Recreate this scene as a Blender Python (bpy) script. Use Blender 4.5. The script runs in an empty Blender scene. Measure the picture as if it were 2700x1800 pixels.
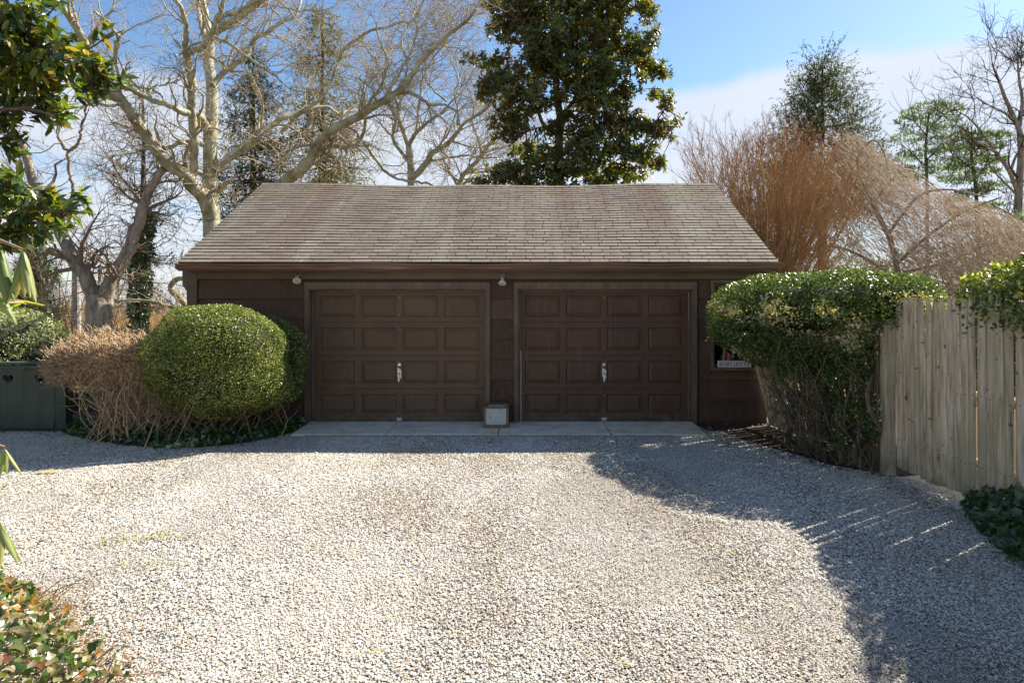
import bpy, math, random
import numpy as np
from mathutils import Vector, Matrix, Euler

# ------------------------------------------------------------------ camera, light, exposure
F, CX, CY, H = 1706.0, 1378.0, 803.6, 1.88      # focal length and principal point of the photograph (2700 px wide), eye height
C = bpy.context.scene.collection
SC = bpy.context.scene
cam_d = bpy.data.cameras.new('camera'); cam = bpy.data.objects.new('camera', cam_d); C.objects.link(cam)
cam.location = (0, 0, H); cam.rotation_euler = (math.radians(90), 0, 0)
cam_d.sensor_width = 36; cam_d.lens = 36*F/2700
cam_d.shift_x = (1350-CX)/2700; cam_d.shift_y = -(900-CY)/2700
cam_d.clip_end = 3000; cam_d.clip_start = 0.05
SC.camera = cam
SUN_AZ, SUN_EL = math.radians(55.6), math.radians(40.5)
sdir = Vector((math.sin(SUN_AZ)*math.cos(SUN_EL), math.cos(SUN_AZ)*math.cos(SUN_EL), math.sin(SUN_EL)))
ld = bpy.data.lights.new('sun', 'SUN'); ld.energy = 5.0; ld.angle = math.radians(0.5); ld.color = (1.0, .925, .81)
lo = bpy.data.objects.new('sun', ld); C.objects.link(lo); lo.rotation_euler = sdir.to_track_quat('Z', 'Y').to_euler()
lo.location = (20, 20, 30)
SC.view_settings.view_transform = 'Standard'; SC.view_settings.look = 'None'
SC.view_settings.exposure = 1.42; SC.view_settings.gamma = 1; SC.view_settings.use_curve_mapping = False
SC.cycles.max_bounces = 6; SC.cycles.transparent_max_bounces = 8; SC.cycles.use_denoising = True
SC.cycles.sample_clamp_indirect = 8

w = bpy.data.worlds.new('World'); SC.world = w; w.use_nodes = True
N, L = w.node_tree.nodes, w.node_tree.links
N.clear()
out = N.new('ShaderNodeOutputWorld'); bg = N.new('ShaderNodeBackground'); bg.inputs[1].default_value = 0.052
sky = N.new('ShaderNodeTexSky'); sky.sky_type = 'NISHITA'; sky.sun_disc = False
sky.sun_elevation = SUN_EL; sky.sun_rotation = SUN_AZ; sky.air_density = 1.0; sky.dust_density = 0.4; sky.ozone_density = 2.2
def wmath(op, a, b=None, c=None, clamp=False):
    n = N.new('ShaderNodeMath'); n.operation = op; n.use_clamp = clamp
    for i, v in enumerate((a, b, c)):
        if v is None: continue
        if isinstance(v, (int, float)): n.inputs[i].default_value = v
        else: L.new(v, n.inputs[i])
    return n.outputs[0]
tc = N.new('ShaderNodeTexCoord'); sx = N.new('ShaderNodeSeparateXYZ'); L.new(tc.outputs['Generated'], sx.inputs[0])
den = wmath('MAXIMUM', wmath('ADD', sx.outputs[2], 0.10), 0.05)
cxy = N.new('ShaderNodeCombineXYZ'); L.new(wmath('DIVIDE', sx.outputs[0], den), cxy.inputs[0]); L.new(wmath('DIVIDE', sx.outputs[1], den), cxy.inputs[1])
def wnoise(scale, detail, off, rough=.5):
    mp = N.new('ShaderNodeMapping'); mp.inputs['Location'].default_value = off; L.new(cxy.outputs[0], mp.inputs[0])
    n = N.new('ShaderNodeTexNoise'); n.inputs['Scale'].default_value = scale; n.inputs['Detail'].default_value = detail; n.inputs['Roughness'].default_value = rough
    L.new(mp.outputs[0], n.inputs['Vector']); return n.outputs['Fac']
n1 = wnoise(0.42, 5, (3.1, 1.7, 0.0)); n2 = wnoise(1.3, 6, (7.3, 2.2, 4.0), .6)
band = N.new('ShaderNodeMapRange'); band.interpolation_type = 'SMOOTHSTEP'
band.inputs['From Min'].default_value = 0.33; band.inputs['From Max'].default_value = 0.285
band.inputs['To Min'].default_value = -0.10; band.inputs['To Max'].default_value = 0.17
L.new(sx.outputs[2], band.inputs['Value'])
cm = wmath('ADD', wmath('ADD', wmath('MULTIPLY', n1, 1.0), wmath('MULTIPLY', n2, .5)), band.outputs[0])
msk = N.new('ShaderNodeMapRange'); msk.interpolation_type = 'SMOOTHSTEP'
msk.inputs['From Min'].default_value = 0.70; msk.inputs['From Max'].default_value = 0.90; L.new(cm, msk.inputs['Value'])
hs = N.new('ShaderNodeHueSaturation'); hs.inputs['Saturation'].default_value = 1.12; hs.inputs['Value'].default_value = 1.35
L.new(sky.outputs[0], hs.inputs['Color'])
mx = N.new('ShaderNodeMix'); mx.data_type = 'RGBA'
L.new(wmath('MULTIPLY', msk.outputs[0], .85), mx.inputs[0]); L.new(hs.outputs[0], mx.inputs[6])
cr = N.new('ShaderNodeMix'); cr.data_type = 'RGBA'; L.new(n2, cr.inputs[0]); cr.inputs[6].default_value = (5.0, 5.4, 6.4, 1); cr.inputs[7].default_value = (6.9, 7.0, 7.2, 1)
L.new(cr.outputs[2], mx.inputs[7])
L.new(mx.outputs[2], bg.inputs[0]); L.new(bg.outputs[0], out.inputs[0])

# ------------------------------------------------------------------ helpers
rng = np.random.default_rng(7); random.seed(7)
def at(x, y, d): return Vector(((x-CX)*d/F, d, H+(CY-y)*d/F))
def gr(x, y):
    d = F*H/(y-CY); return Vector(((x-CX)*d/F, d, 0))
def c1(x, y): return (x/2.6133, y/2.6133)
def c2(x, y): return (900+x/2.6133, y/2.6133)
def c3(x, y): return (1800+x/2.6133, y/2.6133)
def c4(x, y): return (x/2.6133, 600+y/2.6133)

def link(o, parent=None):
    C.objects.link(o)
    if parent is not None:
        o.parent = parent
        r = parent
        while r.parent is not None: r = r.parent
        o.matrix_parent_inverse = Matrix.Translation(-r.location) if parent is r else Matrix.Identity(4)
        if parent is not r:      # sub-part: its parent may carry a location of its own
            o.matrix_parent_inverse = Matrix.Translation(-parent.location) if parent.location.length > 0 else Matrix.Identity(4)
    return o
def tag(o, label=None, cat=None, group=None, kind=None):
    if label: o['label'] = label
    if cat: o['category'] = cat
    if group: o['group'] = group
    if kind: o['kind'] = kind
    return o
def thing(name, label, cat, loc=(0, 0, 0), group=None):
    o = bpy.data.objects.new(name, None); o.location = loc; o.empty_display_size = .2
    C.objects.link(o); return tag(o, label, cat, group)
def mesh(name, V, Fc, mat=None, attr=None, smooth=False, mats=None, mi=None):
    m = bpy.data.meshes.new(name)
    V = np.asarray(V, dtype=np.float32)
    if isinstance(Fc, np.ndarray):
        k = Fc.shape[1]; n = Fc.shape[0]
        m.vertices.add(len(V)); m.vertices.foreach_set('co', V.ravel())
        m.loops.add(n*k); m.loops.foreach_set('vertex_index', Fc.astype(np.int32).ravel())
        m.polygons.add(n); m.polygons.foreach_set('loop_start', np.arange(0, n*k, k, dtype=np.int32))
        m.polygons.foreach_set('loop_total', np.full(n, k, dtype=np.int32))
        m.update(calc_edges=True)
    else:
        m.from_pydata([tuple(v) for v in V.tolist()], [], Fc); m.update()
    if attr is not None:
        a = m.attributes.new('r', 'FLOAT', 'FACE'); a.data.foreach_set('value', np.asarray(attr, dtype=np.float32))
    for mt in (mats or ([mat] if mat else [])): m.materials.append(mt)
    if mi is not None: m.polygons.foreach_set('material_index', np.asarray(mi, dtype=np.int32))
    if smooth: m.polygons.foreach_set('use_smooth', np.ones(len(m.polygons), dtype=bool))
    return m
def obj(name, m, parent=None, loc=None, rot=None):
    o = bpy.data.objects.new(name, m)
    if loc is not None: o.location = loc
    if rot is not None: o.rotation_euler = rot
    return link(o, parent)
class MB:
    def __init__(s): s.v, s.f = [], []
    def add(s, vs, fs):
        b = len(s.v); s.v += [tuple(v) for v in vs]; s.f += [tuple(b+i for i in f) for f in fs]; return s
    def box(s, x0, x1, y0, y1, z0, z1):
        return s.add([(x0,y0,z0),(x1,y0,z0),(x1,y1,z0),(x0,y1,z0),(x0,y0,z1),(x1,y0,z1),(x1,y1,z1),(x0,y1,z1)],
                     [(0,3,2,1),(4,5,6,7),(0,1,5,4),(1,2,6,5),(2,3,7,6),(3,0,4,7)])
    def prism(s, poly, axis, a, b):
        """extrude a 2-D outline along x ('x': poly is y,z) or y ('y': poly is x,z) or z"""
        n = len(poly)
        def mk(p, t): return {'x': (t, p[0], p[1]), 'y': (p[0], t, p[1]), 'z': (p[0], p[1], t)}[axis]
        vs = [mk(p, a) for p in poly]+[mk(p, b) for p in poly]
        return s.add(vs, [tuple(range(n)), tuple(range(2*n-1, n-1, -1))]+[(i, i+n, (i+1) % n+n, (i+1) % n) for i in range(n)])
    def cyl(s, p, q, r0, r1=None, k=10, cap=True):
        p, q = Vector(p), Vector(q); r1 = r0 if r1 is None else r1
        t = (q-p).normalized(); a = t.orthogonal().normalized(); b = t.cross(a)
        vs = [p+(a*math.cos(u)+b*math.sin(u))*r0 for u in [2*math.pi*i/k for i in range(k)]]+[q+(a*math.cos(u)+b*math.sin(u))*r1 for u in [2*math.pi*i/k for i in range(k)]]
        fs = [(i, (i+1) % k, (i+1) % k+k, i+k) for i in range(k)]
        if cap: fs += [tuple(range(k-1, -1, -1)), tuple(range(k, 2*k))]
        return s.add(vs, fs)
    def lathe(s, p, axis, prof, k=20):
        p = Vector(p); t = Vector(axis).normalized(); a = t.orthogonal().normalized(); b = t.cross(a)
        vs = []
        for (h, r) in prof:
            for i in range(k):
                u = 2*math.pi*i/k; vs.append(p+t*h+(a*math.cos(u)+b*math.sin(u))*r)
        fs = [(j*k+i, j*k+(i+1) % k, (j+1)*k+(i+1) % k, (j+1)*k+i) for j in range(len(prof)-1) for i in range(k)]
        fs += [tuple(range(k-1, -1, -1)), tuple(range((len(prof)-1)*k, len(prof)*k))]
        return s.add(vs, fs)
    def mesh(s, name, mat, smooth=False): return mesh(name, s.v, s.f, mat, smooth=smooth)
    def obj(s, name, mat, parent=None, smooth=False, bevel=0, kind=None):
        o = obj(name, s.mesh(name, mat, smooth), parent)
        if bevel:
            b = o.modifiers.new('bevel', 'BEVEL'); b.width = bevel; b.segments = 2; b.limit_method = 'ANGLE'
        if kind: o['kind'] = kind
        return o

# ------------------------------------------------------------------ materials
class NT:
    def __init__(s, name):
        s.m = bpy.data.materials.new(name); s.m.use_nodes = True; s.t = s.m.node_tree; s.t.nodes.clear()
        s.out = s.t.nodes.new('ShaderNodeOutputMaterial')
    def n(s, typ, **kw):
        x = s.t.nodes.new('ShaderNode'+typ)
        for k, v in kw.items(): setattr(x, k, v)
        return x
    def set(s, sock, v):
        if hasattr(v, 'is_linked'): s.t.links.new(v, sock)
        elif isinstance(v, (tuple, list)): sock.default_value = tuple(v)+((1,) if len(v) == 3 and len(sock.default_value) == 4 else ())
        else: sock.default_value = v
    def pos(s, scale=(1, 1, 1), off=(0, 0, 0), local=False):
        g = s.n('TexCoord').outputs['Object'] if local else s.n('NewGeometry').outputs['Position']
        mp = s.n('Mapping'); mp.inputs['Scale'].default_value = scale; mp.inputs['Location'].default_value = off
        s.t.links.new(g, mp.inputs[0]); return mp.outputs[0]
    def noise(s, vec, scale, detail=4, rough=.55):
        x = s.n('TexNoise'); x.inputs['Scale'].default_value = scale; x.inputs['Detail'].default_value = detail; x.inputs['Roughness'].default_value = rough
        s.t.links.new(vec, x.inputs['Vector']); return x.outputs['Fac']
    def ramp(s, fac, stops, interp='LINEAR'):
        x = s.n('ValToRGB'); x.color_ramp.interpolation = interp
        e = x.color_ramp.elements
        while len(e) < len(stops): e.new(.5)
        for i, (p, c) in enumerate(stops):
            e[i].position = p; e[i].color = tuple(c)+(1,) if isinstance(c, (tuple, list)) else (c, c, c, 1)
        s.set(x.inputs[0], fac); return x.outputs[0]
    def mix(s, f, a, b, mode='MIX'):
        x = s.n('Mix', data_type='RGBA', blend_type=mode); s.set(x.inputs[0], f); s.set(x.inputs[6], a); s.set(x.inputs[7], b); return x.outputs[2]
    def math(s, op, a, b=None, clamp=False):
        x = s.n('Math', operation=op, use_clamp=clamp); s.set(x.inputs[0], a)
        if b is not None: s.set(x.inputs[1], b)
        return x.outputs[0]
    def bump(s, h, strength=.3, dist=.01):
        x = s.n('Bump'); x.inputs['Strength'].default_value = strength; x.inputs['Distance'].default_value = dist; s.set(x.inputs['Height'], h); return x.outputs[0]
    def bsdf(s, col, rough=.7, metal=0, spec=.4, normal=None, **kw):
        x = s.n('BsdfPrincipled'); s.set(x.inputs['Base Color'], col); s.set(x.inputs['Roughness'], rough); s.set(x.inputs['Metallic'], metal)
        x.inputs['Specular IOR Level'].default_value = spec
        if normal is not None: s.set(x.inputs['Normal'], normal)
        for k, v in kw.items(): s.set(x.inputs[k.replace('_', ' ')], v)
        return x.outputs[0]
    def done(s, sh): s.t.links.new(sh, s.out.inputs[0]); return s.m
def simple(name, c1_, c2_, scale=8, rough=.7, stretch=(1, 1, 1), bump=.2, bd=.004, metal=0, spec=.4, detail=5):
    t = NT(name); v = t.pos(stretch); f = t.noise(v, scale, detail)
    f2 = t.ramp(f, [(.32, c1_), (.68, c2_)])
    return t.done(t.bsdf(f2, rough, metal, spec, t.bump(f, bump, bd)))
def leaf_mat(name, stops, rough=.35, trans=.3, back=None, spec=.5, tcol=(1.3, 1.35, .5)):
    t = NT(name); a = t.n('Attribute', attribute_name='r').outputs['Fac']
    v = t.noise(t.pos(), 2.2, 2)
    a2 = t.math('ADD', a, t.math('MULTIPLY', t.math('SUBTRACT', v, .5), .35))
    col = t.ramp(a2, stops)
    tr = t.mix(1.0, col, tcol, 'MULTIPLY')
    if back is not None:
        col = t.mix(t.math('MULTIPLY', t.n('NewGeometry').outputs['Backfacing'], 1.0), col, back)
    p = t.bsdf(col, rough, spec=spec)
    tl = t.n('BsdfTranslucent'); t.set(tl.inputs[0], tr)
    m = t.n('MixShader'); m.inputs[0].default_value = trans
    t.t.links.new(p, m.inputs[1]); t.t.links.new(tl.outputs[0], m.inputs[2]); return t.done(m.outputs[0])
def bark_mat(name, a, b, scale=6, stretch=(1, 1, .4), bump=.6, bd=.02, moss=None, rough=.85):
    t = NT(name); f = t.noise(t.pos(stretch), scale, 6, .6); col = t.ramp(f, [(.3, a), (.7, b)])
    if moss is not None:
        col = t.mix(t.ramp(t.noise(t.pos(), 2.2, 3), [(.48, 0.0), (.62, .8)]), col, moss)
    return t.done(t.bsdf(col, rough, spec=.2, normal=t.bump(f, bump, bd)))

# ------------------------------------------------------------------ vectorised tubes and leaves
def tubes(paths, radii, k=3):
    """paths (N,S,3), radii (N,S) -> verts, quads"""
    P = np.asarray(paths, float); R = np.asarray(radii, float); n, S, _ = P.shape
    T = np.gradient(P, axis=1); T /= np.linalg.norm(T, axis=2, keepdims=True)+1e-9
    up = np.zeros_like(T); up[..., 0] = .13; up[..., 1] = .91; up[..., 2] = .39
    A = np.cross(T, up); A /= np.linalg.norm(A, axis=2, keepdims=True)+1e-9
    B = np.cross(T, A)
    ang = 2*np.pi*np.arange(k)/k
    V = P[:, :, None, :]+R[:, :, None, None]*(np.cos(ang)[None, None, :, None]*A[:, :, None, :]+np.sin(ang)[None, None, :, None]*B[:, :, None, :])
    idx = np.arange(n*S*k).reshape(n, S, k)
    a = idx[:, :-1, :]; b = idx[:, 1:, :]
    Q = np.stack([a, np.roll(a, -1, 2), np.roll(b, -1, 2), b], -1).reshape(-1, 4)
    return V.reshape(-1, 3), Q
def merge(parts):
    V, Q, b = [], [], 0
    for v, q in parts: V.append(v); Q.append(q+b); b += len(v)
    return np.concatenate(V), np.concatenate(Q)
def smooth_path(pts, rad, S):
    pts = np.asarray(pts, float); rad = np.asarray(rad, float)
    t = np.r_[0, np.cumsum(np.linalg.norm(np.diff(pts, axis=0), axis=1))]
    # Catmull-Rom on the traced points
    n = len(pts); u = np.linspace(0, t[-1], S); i = np.clip(np.searchsorted(t, u, 'right')-1, 0, n-2)
    f = ((u-t[i])/(t[i+1]-t[i]+1e-9))[:, None]
    p0 = pts[np.maximum(i-1, 0)]; p1 = pts[i]; p2 = pts[i+1]; p3 = pts[np.minimum(i+2, n-1)]
    q = .5*((2*p1)+(-p0+p2)*f+(2*p0-5*p1+4*p2-p3)*f*f+(-p0+3*p1-3*p2+p3)*f**3)
    return q, np.interp(u, t, rad)
def grow(par, rad, n, l0, l1, ang=(35, 70), S=6, wig=.25, up=0.0, rr=.5, t0=.15, t1=1., tip=.003, g=rng, rmin=.004, seg=None):
    N_, Sp, _ = par.shape
    ln = np.linalg.norm(np.diff(par, axis=1), axis=2).sum(1); i = g.choice(N_, n, p=ln/ln.sum())
    t = g.uniform(t0, t1, n)*(Sp-1.001); j = t.astype(int); f = (t-j)[:, None]
    p = par[i, j]*(1-f)+par[i, j+1]*f; r0 = rad[i, j]*(1-f[:, 0])+rad[i, j+1]*f[:, 0]
    T = par[i, j+1]-par[i, j]; T /= np.linalg.norm(T, axis=1, keepdims=True)+1e-9
    q = g.normal(size=(n, 3)); q -= (q*T).sum(1, keepdims=True)*T; q /= np.linalg.norm(q, axis=1, keepdims=True)
    a = np.radians(g.uniform(*ang, n))[:, None]; D = np.cos(a)*T+np.sin(a)*q
    Ln = g.uniform(l0, l1, n)[:, None]/(S-1); out = [p]
    for s in range(S-1):
        D = D+wig*g.normal(size=(n, 3)); D[:, 2] += up; D /= np.linalg.norm(D, axis=1, keepdims=True)
        out.append(out[-1]+D*Ln)
    R = np.maximum(r0*rr, rmin)[:, None]*np.linspace(1, 0, S)[None]+tip*np.linspace(0, 1, S)[None]
    return np.stack(out, 1), R
RH = (np.array([(0, 0, 0), (.45, .5, .12), (1, 0, 0), (.45, -.5, .12)]), np.array([(0, 2, 1, 1), (0, 3, 2, 2)]))
def tpl(kind):
    if kind == 'small': return np.array([(0, 0, 0), (.45, .5, .1), (1, 0, 0), (.45, -.5, .1)], float), np.array([(0, 2, 1), (0, 3, 2)])
    if kind == 'oval':
        v = [(0, 0, 0), (.5, 0, -.05), (1, 0, -.16), (.22, .36, .05), (.62, .44, .03), (.22, -.36, .05), (.62, -.44, .03)]
        return np.array(v, float), np.array([(0, 1, 3), (3, 1, 4), (4, 1, 2), (0, 5, 1), (5, 6, 1), (6, 2, 1)])
    if kind == 'ivy':
        o = [(0, 0), (-.14, .28), (.26, .52), (.47, .24), (1.0, 0), (.47, -.24), (.26, -.52), (-.14, -.28)]
        v = [(.33, 0, -.04)]+[(a, b, .05*abs(b)*4+(-.1 if a > .9 else 0)) for a, b in o]
        return np.array(v, float), np.array([(0, (i+1) % 8+1, i+1) for i in range(8)])
    if kind == 'blade': return np.array([(0, .5, 0), (0, -.5, 0), (1, 0, 0)], float), np.array([(0, 1, 2)])
    if kind == 'droop':       # long leathery leaf, edges rolled under
        v, f = [], []
        for i in range(9):
            u = i/8; wd = .5*math.sin(math.pi*min(1, u*.93+.06))**.75
            for c_ in (-1, -.75, 0, .75, 1): v.append((u-.0*u*u, c_*wd*(.62 if abs(c_) == 1 else .9), -.38*u*u*0-.5*wd*abs(c_)**2))
        for i in range(8):
            for j in range(4): a = i*5+j; f += [(a, a+5, a+6), (a, a+6, a+1)]
        return np.array(v, float), np.array(f)
def leaves(P, D, Nn, Lg, Wd, kind, r=None, g=rng):
    tv, tf = tpl(kind); n = len(P)
    D = D/(np.linalg.norm(D, axis=1, keepdims=True)+1e-9); Nn = Nn-(Nn*D).sum(1, keepdims=True)*D
    Nn /= np.linalg.norm(Nn, axis=1, keepdims=True)+1e-9; B = np.cross(Nn, D)
    Lg = np.broadcast_to(Lg, n)[:, None, None]; Wd = np.broadcast_to(Wd, n)[:, None, None]
    V = P[:, None]+D[:, None]*tv[None, :, 0:1]*Lg+B[:, None]*tv[None, :, 1:2]*Wd+Nn[:, None]*tv[None, :, 2:3]*Wd
    Q = (tf[None]+(np.arange(n)*len(tv))[:, None, None]).reshape(-1, 3)
    if r is None: r = g.random(n)
    return V.reshape(-1, 3), Q, np.repeat(r, len(tf))
def unit(n, g=rng):
    d = g.normal(size=(n, 3)); return d/np.linalg.norm(d, axis=1, keepdims=True)
def lump(P, s=3.0):
    return .5*(np.sin(P[:, 0]*s+1.3*np.sin(P[:, 2]*s*1.3))*np.sin(P[:, 1]*s*1.1+.7)+np.sin(P[:, 2]*s*1.7+P[:, 0]*s*.6))
def blob_pts(blobs, n, depth=.12, amp=.05, p=2.0, g=rng, ls=3.0, cull=.9):
    """points on (and a little inside) the skin of a union of rounded blobs, with outward normals"""
    B = np.array(blobs, float); ar = (B[:, 3]*B[:, 4]+B[:, 4]*B[:, 5]+B[:, 3]*B[:, 5]); i = g.choice(len(B), int(n*1.7), p=ar/ar.sum())
    d = unit(len(i), g); nm = (np.abs(d)**p).sum(1)**(1/p); e = d/nm[:, None]
    P = B[i, :3]+e*B[i, 3:6]; Nn = np.sign(e)*np.abs(e)**(p-1)/B[i, 3:6]; Nn /= np.linalg.norm(Nn, axis=1, keepdims=True)
    keep = np.ones(len(i), bool)
    for k in range(len(B)):
        q = (np.abs((P-B[k, :3])/B[k, 3:6])**p).sum(1)**(1/p); keep &= (q > cull) | (i == k)
    P = P+Nn*(amp*lump(P, ls))[:, None]-Nn*(np.abs(g.normal(size=len(i)))*depth)[:, None]
    P, Nn = P[keep], Nn[keep]
    return P[:n], Nn[:n]
def ellipsoid(mb, c, r, k=16, m=10, p=2.0, amp=.0):
    vs = []
    for j in range(m+1):
        th = math.pi*j/m
        for i in range(k):
            ph = 2*math.pi*i/k; d = np.array([math.sin(th)*math.cos(ph), math.sin(th)*math.sin(ph), math.cos(th)])
            d = d/((np.abs(d)**p).sum()**(1/p)); q = np.array(c)+d*np.array(r)
            if amp: q = q+d*amp*float(lump(q[None], 5.)[0])
            vs.append(q)
    fs = [(j*k+i, (j+1)*k+i, (j+1)*k+(i+1) % k, j*k+(i+1) % k) for j in range(m) for i in range(k)]
    return mb.add(vs, fs)
# ------------------------------------------------------------------ ground and setting
t = NT('soil_and_turf'); v = t.pos(); f = t.noise(v, 6, 8, .65); f2 = t.noise(v, .15, 4)
col = t.mix(t.ramp(f2, [(.42, 0.0), (.6, 1.0)]), t.ramp(f, [(.3, (.075, .055, .035)), (.7, (.16, .12, .075))]), t.ramp(f, [(.3, (.13, .11, .045)), (.7, (.27, .21, .09))]))
M_ground = t.done(t.bsdf(col, .95, spec=.1, normal=t.bump(t.noise(v, 30, 5), .6, .03)))
gv = []; gf = []
ys = [-60, -8, 0, 4, 8, 12, 20, 40, 80, 200, 900]; xs = [-700, -200, -60, -20, -8, 0, 8, 20, 60, 200, 700]
for y in ys:
    for x in xs: gv.append((x, y, -.03 if (abs(x) < 10 and -10 < y < 14) else -.03+.35*math.sin(x*.07)*math.sin(y*.05)*(1 if y > 30 else 0)))
nx = len(xs)
for j in range(len(ys)-1):
    for i in range(nx-1): a = j*nx+i; gf.append((a, a+1, a+nx+1, a+nx))
tag(obj('ground', mesh('ground', gv, gf, M_ground)), 'brown soil and dry turf stretching away to the horizon', kind='structure')

# gravel bed under the loose stones (fine dark grit with its own small relief)
t = NT('gravel_grit'); v = t.pos(); vo = t.n('TexVoronoi'); vo.inputs['Scale'].default_value = 75; t.t.links.new(v, vo.inputs['Vector'])
g1 = t.ramp(vo.outputs['Color'], [(.15, (.16, .15, .135)), (.5, (.36, .34, .30)), (.85, (.56, .53, .48))])
g1 = t.mix(t.ramp(t.noise(v, .9, 4), [(.4, .0), (.75, .45)]), g1, (.16, .125, .09))
M_grit = t.done(t.bsdf(g1, .95, spec=.15, normal=t.bump(vo.outputs['Distance'], .8, .012)))
def edge_r(y):      # right edge of the gravel (fence foot, then the mulch under the hedge)
    return np.interp(y, [-3, 5.2, 6.2, 7.0, 7.6, 8.3, 9.0, 9.7, 12], [4.4, 4.4, 4.3, 4.15, 3.55, 3.3, 3.0, 2.9, 2.9])
outline = [(-8.2, -3), (4.4, -3), (4.4, 5.2), (4.35, 6.2), (4.1, 7.0), (3.6, 7.6), (3.3, 8.3), (3.05, 9.0), (3.0, 10.2), (-3.3, 10.2), (-3.4, 9.6), (-4.4, 9.25), (-6.0, 9.5), (-6.7, 9.7), (-8.6, 9.55)]
m = mesh('gravel_driveway', [(x, y, -.004) for x, y in outline], [tuple(range(len(outline)))], M_grit)
tag(obj('gravel_driveway', m), 'pale gravel driveway in front of the brown garage', kind='structure')

# loose stones: one scattered object
t = NT('gravel_stone'); rn = t.n('ObjectInfo').outputs['Random']
cs = t.ramp(rn, [(0, (.68, .65, .57)), (.28, (.55, .525, .46)), (.44, (.37, .355, .32)), (.58, (.60, .525, .415)), (.67, (.19, .185, .18)), (.76, (.74, .72, .66)), (.88, (.09, .09, .095)), (.95, (.44, .29, .16))], 'CONSTANT')
pat = t.noise(t.pos(), .55, 4, .6)
cs = t.mix(t.ramp(pat, [(.38, .55), (.60, 0.0)]), cs, (.62, .53, .42), 'MULTIPLY'); rut = t.noise(t.pos((1.1, .22, 1)), .9, 3, .5); cs = t.mix(t.ramp(rut, [(.44, .0), (.60, .40)]), cs, (.66, .62, .54))
cs = t.mix(.25, cs, t.ramp(t.noise(t.pos(), 160, 2), [(.3, .55), (.7, 1.0)]), 'MULTIPLY')
M_stone = t.done(t.bsdf(cs, .8, spec=.25))
def stones_at(n, ymin, ymax, xl, s0, s1, pw=1.0):
    y = ymin+(ymax-ymin)*rng.random(n)**pw; a = rng.random(n)
    x0 = np.maximum(-.90*y-.5, xl(y)); x1 = np.minimum(.80*y+.5, edge_r(y)+.0*y)
    return np.stack([x0+(x1-x0)*a, y, rng.uniform(.001, .009, n)], 1), rng.uniform(s0, s1, n)
def left_edge(y): return np.interp(y, [0, 3.0, 4.4, 9.2, 9.6], [-6, -6.5, -7.5, -8.2, -8.2])
def dens(y): return np.clip(.90*y+.5, 0, left_edge(y)*-1)+np.minimum(.80*y+.5, edge_r(y))
yy = np.linspace(2.7, 9.6, 200); wgt = dens(yy)*np.interp(yy, [2.7, 5, 9.6], [11000, 8600, 5600])
cum = np.cumsum(wgt); NST = int(cum[-1]*(yy[1]-yy[0]))
yv = np.interp(rng.random(NST)*cum[-1], cum, yy)
xa = np.maximum(-.90*yv-.5, left_edge(yv)); xb = np.minimum(.80*yv+.5, edge_r(yv)+.05)
xv = xa+(xb-xa)*rng.random(NST)
ok = ~((xv > -3.36) & (xv < 2.68) & (yv > 9.2))
ok &= ~((yv > 9.3-.15*np.sin(xv*3)) & (xv < -3.5) & (xv > -6.6))
big = lump(np.stack([xv, yv, xv*0], 1), 1.6)
P = np.stack([xv, yv, rng.uniform(0, .008, NST)+.006*np.clip(big, -1, 1)], 1)[ok]
sz = (rng.lognormal(-.05, .32, NST)*np.interp(yv, [2.7, 5, 9.6], [.0044, .0052, .0066]))[ok]
ns = 420; ps_ = np.stack([rng.uniform(-3.2, 2.6, ns), 9.32+np.abs(rng.normal(size=ns))*.14, np.full(ns, .034)], 1); P = np.concatenate([P, ps_]); sz = np.concatenate([sz, rng.uniform(.003, .006, ns)])
fines = lump(P*np.array([1, .5, 1]), 2.3)+.4*lump(P+5, 6.0); sz = sz*np.where(fines > .35, .72, 1.0)*np.where(lump(P+9, 1.1) > .55, 1.15, 1.0)
pm = bpy.data.meshes.new('loose_gravel'); pm.vertices.add(len(P)); pm.vertices.foreach_set('co', P.astype(np.float32).ravel())
a = pm.attributes.new('sz', 'FLOAT', 'POINT'); a.data.foreach_set('value', sz.astype(np.float32))
go = obj('loose_gravel', pm); tag(go, 'loose pale grey and tan gravel stones of the driveway', 'gravel', kind='stuff')
ng = bpy.data.node_groups.new('scatter_stones', 'GeometryNodeTree')
ng.interface.new_socket('Geometry', in_out='INPUT', socket_type='NodeSocketGeometry'); ng.interface.new_socket('Geometry', in_out='OUTPUT', socket_type='NodeSocketGeometry')
G, GL = ng.nodes, ng.links
gi = G.new('NodeGroupInput'); go_ = G.new('NodeGroupOutput'); g2i = G.new('GeometryNodeGeometryToInstance')
for k in range(4):
    ic = G.new('GeometryNodeMeshIcoSphere'); ic.inputs['Subdivisions'].default_value = 2
    sp = G.new('GeometryNodeSetPosition'); nz = G.new('ShaderNodeTexNoise'); nz.noise_dimensions = '4D'; nz.inputs['W'].default_value = k*3.7; nz.inputs['Scale'].default_value = 1.1; nz.inputs['Detail'].default_value = 1
    vs = G.new('ShaderNodeVectorMath'); vs.operation = 'SUBTRACT'; vs.inputs[1].default_value = (.5, .5, .5)
    vm = G.new('ShaderNodeVectorMath'); vm.operation = 'SCALE'; vm.inputs['Scale'].default_value = 1.5
    GL.new(nz.outputs['Color'], vs.inputs[0]); GL.new(vs.outputs[0], vm.inputs[0]); GL.new(vm.outputs[0], sp.inputs['Offset']); GL.new(ic.outputs[0], sp.inputs[0])
    tr = G.new('GeometryNodeTransform'); tr.inputs['Scale'].default_value = (1.25, .95, .50); GL.new(sp.outputs[0], tr.inputs[0])
    sm = G.new('GeometryNodeSetMaterial'); sm.inputs['Material'].default_value = M_stone; GL.new(tr.outputs[0], sm.inputs[0]); GL.new(sm.outputs[0], g2i.inputs[0])
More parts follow.
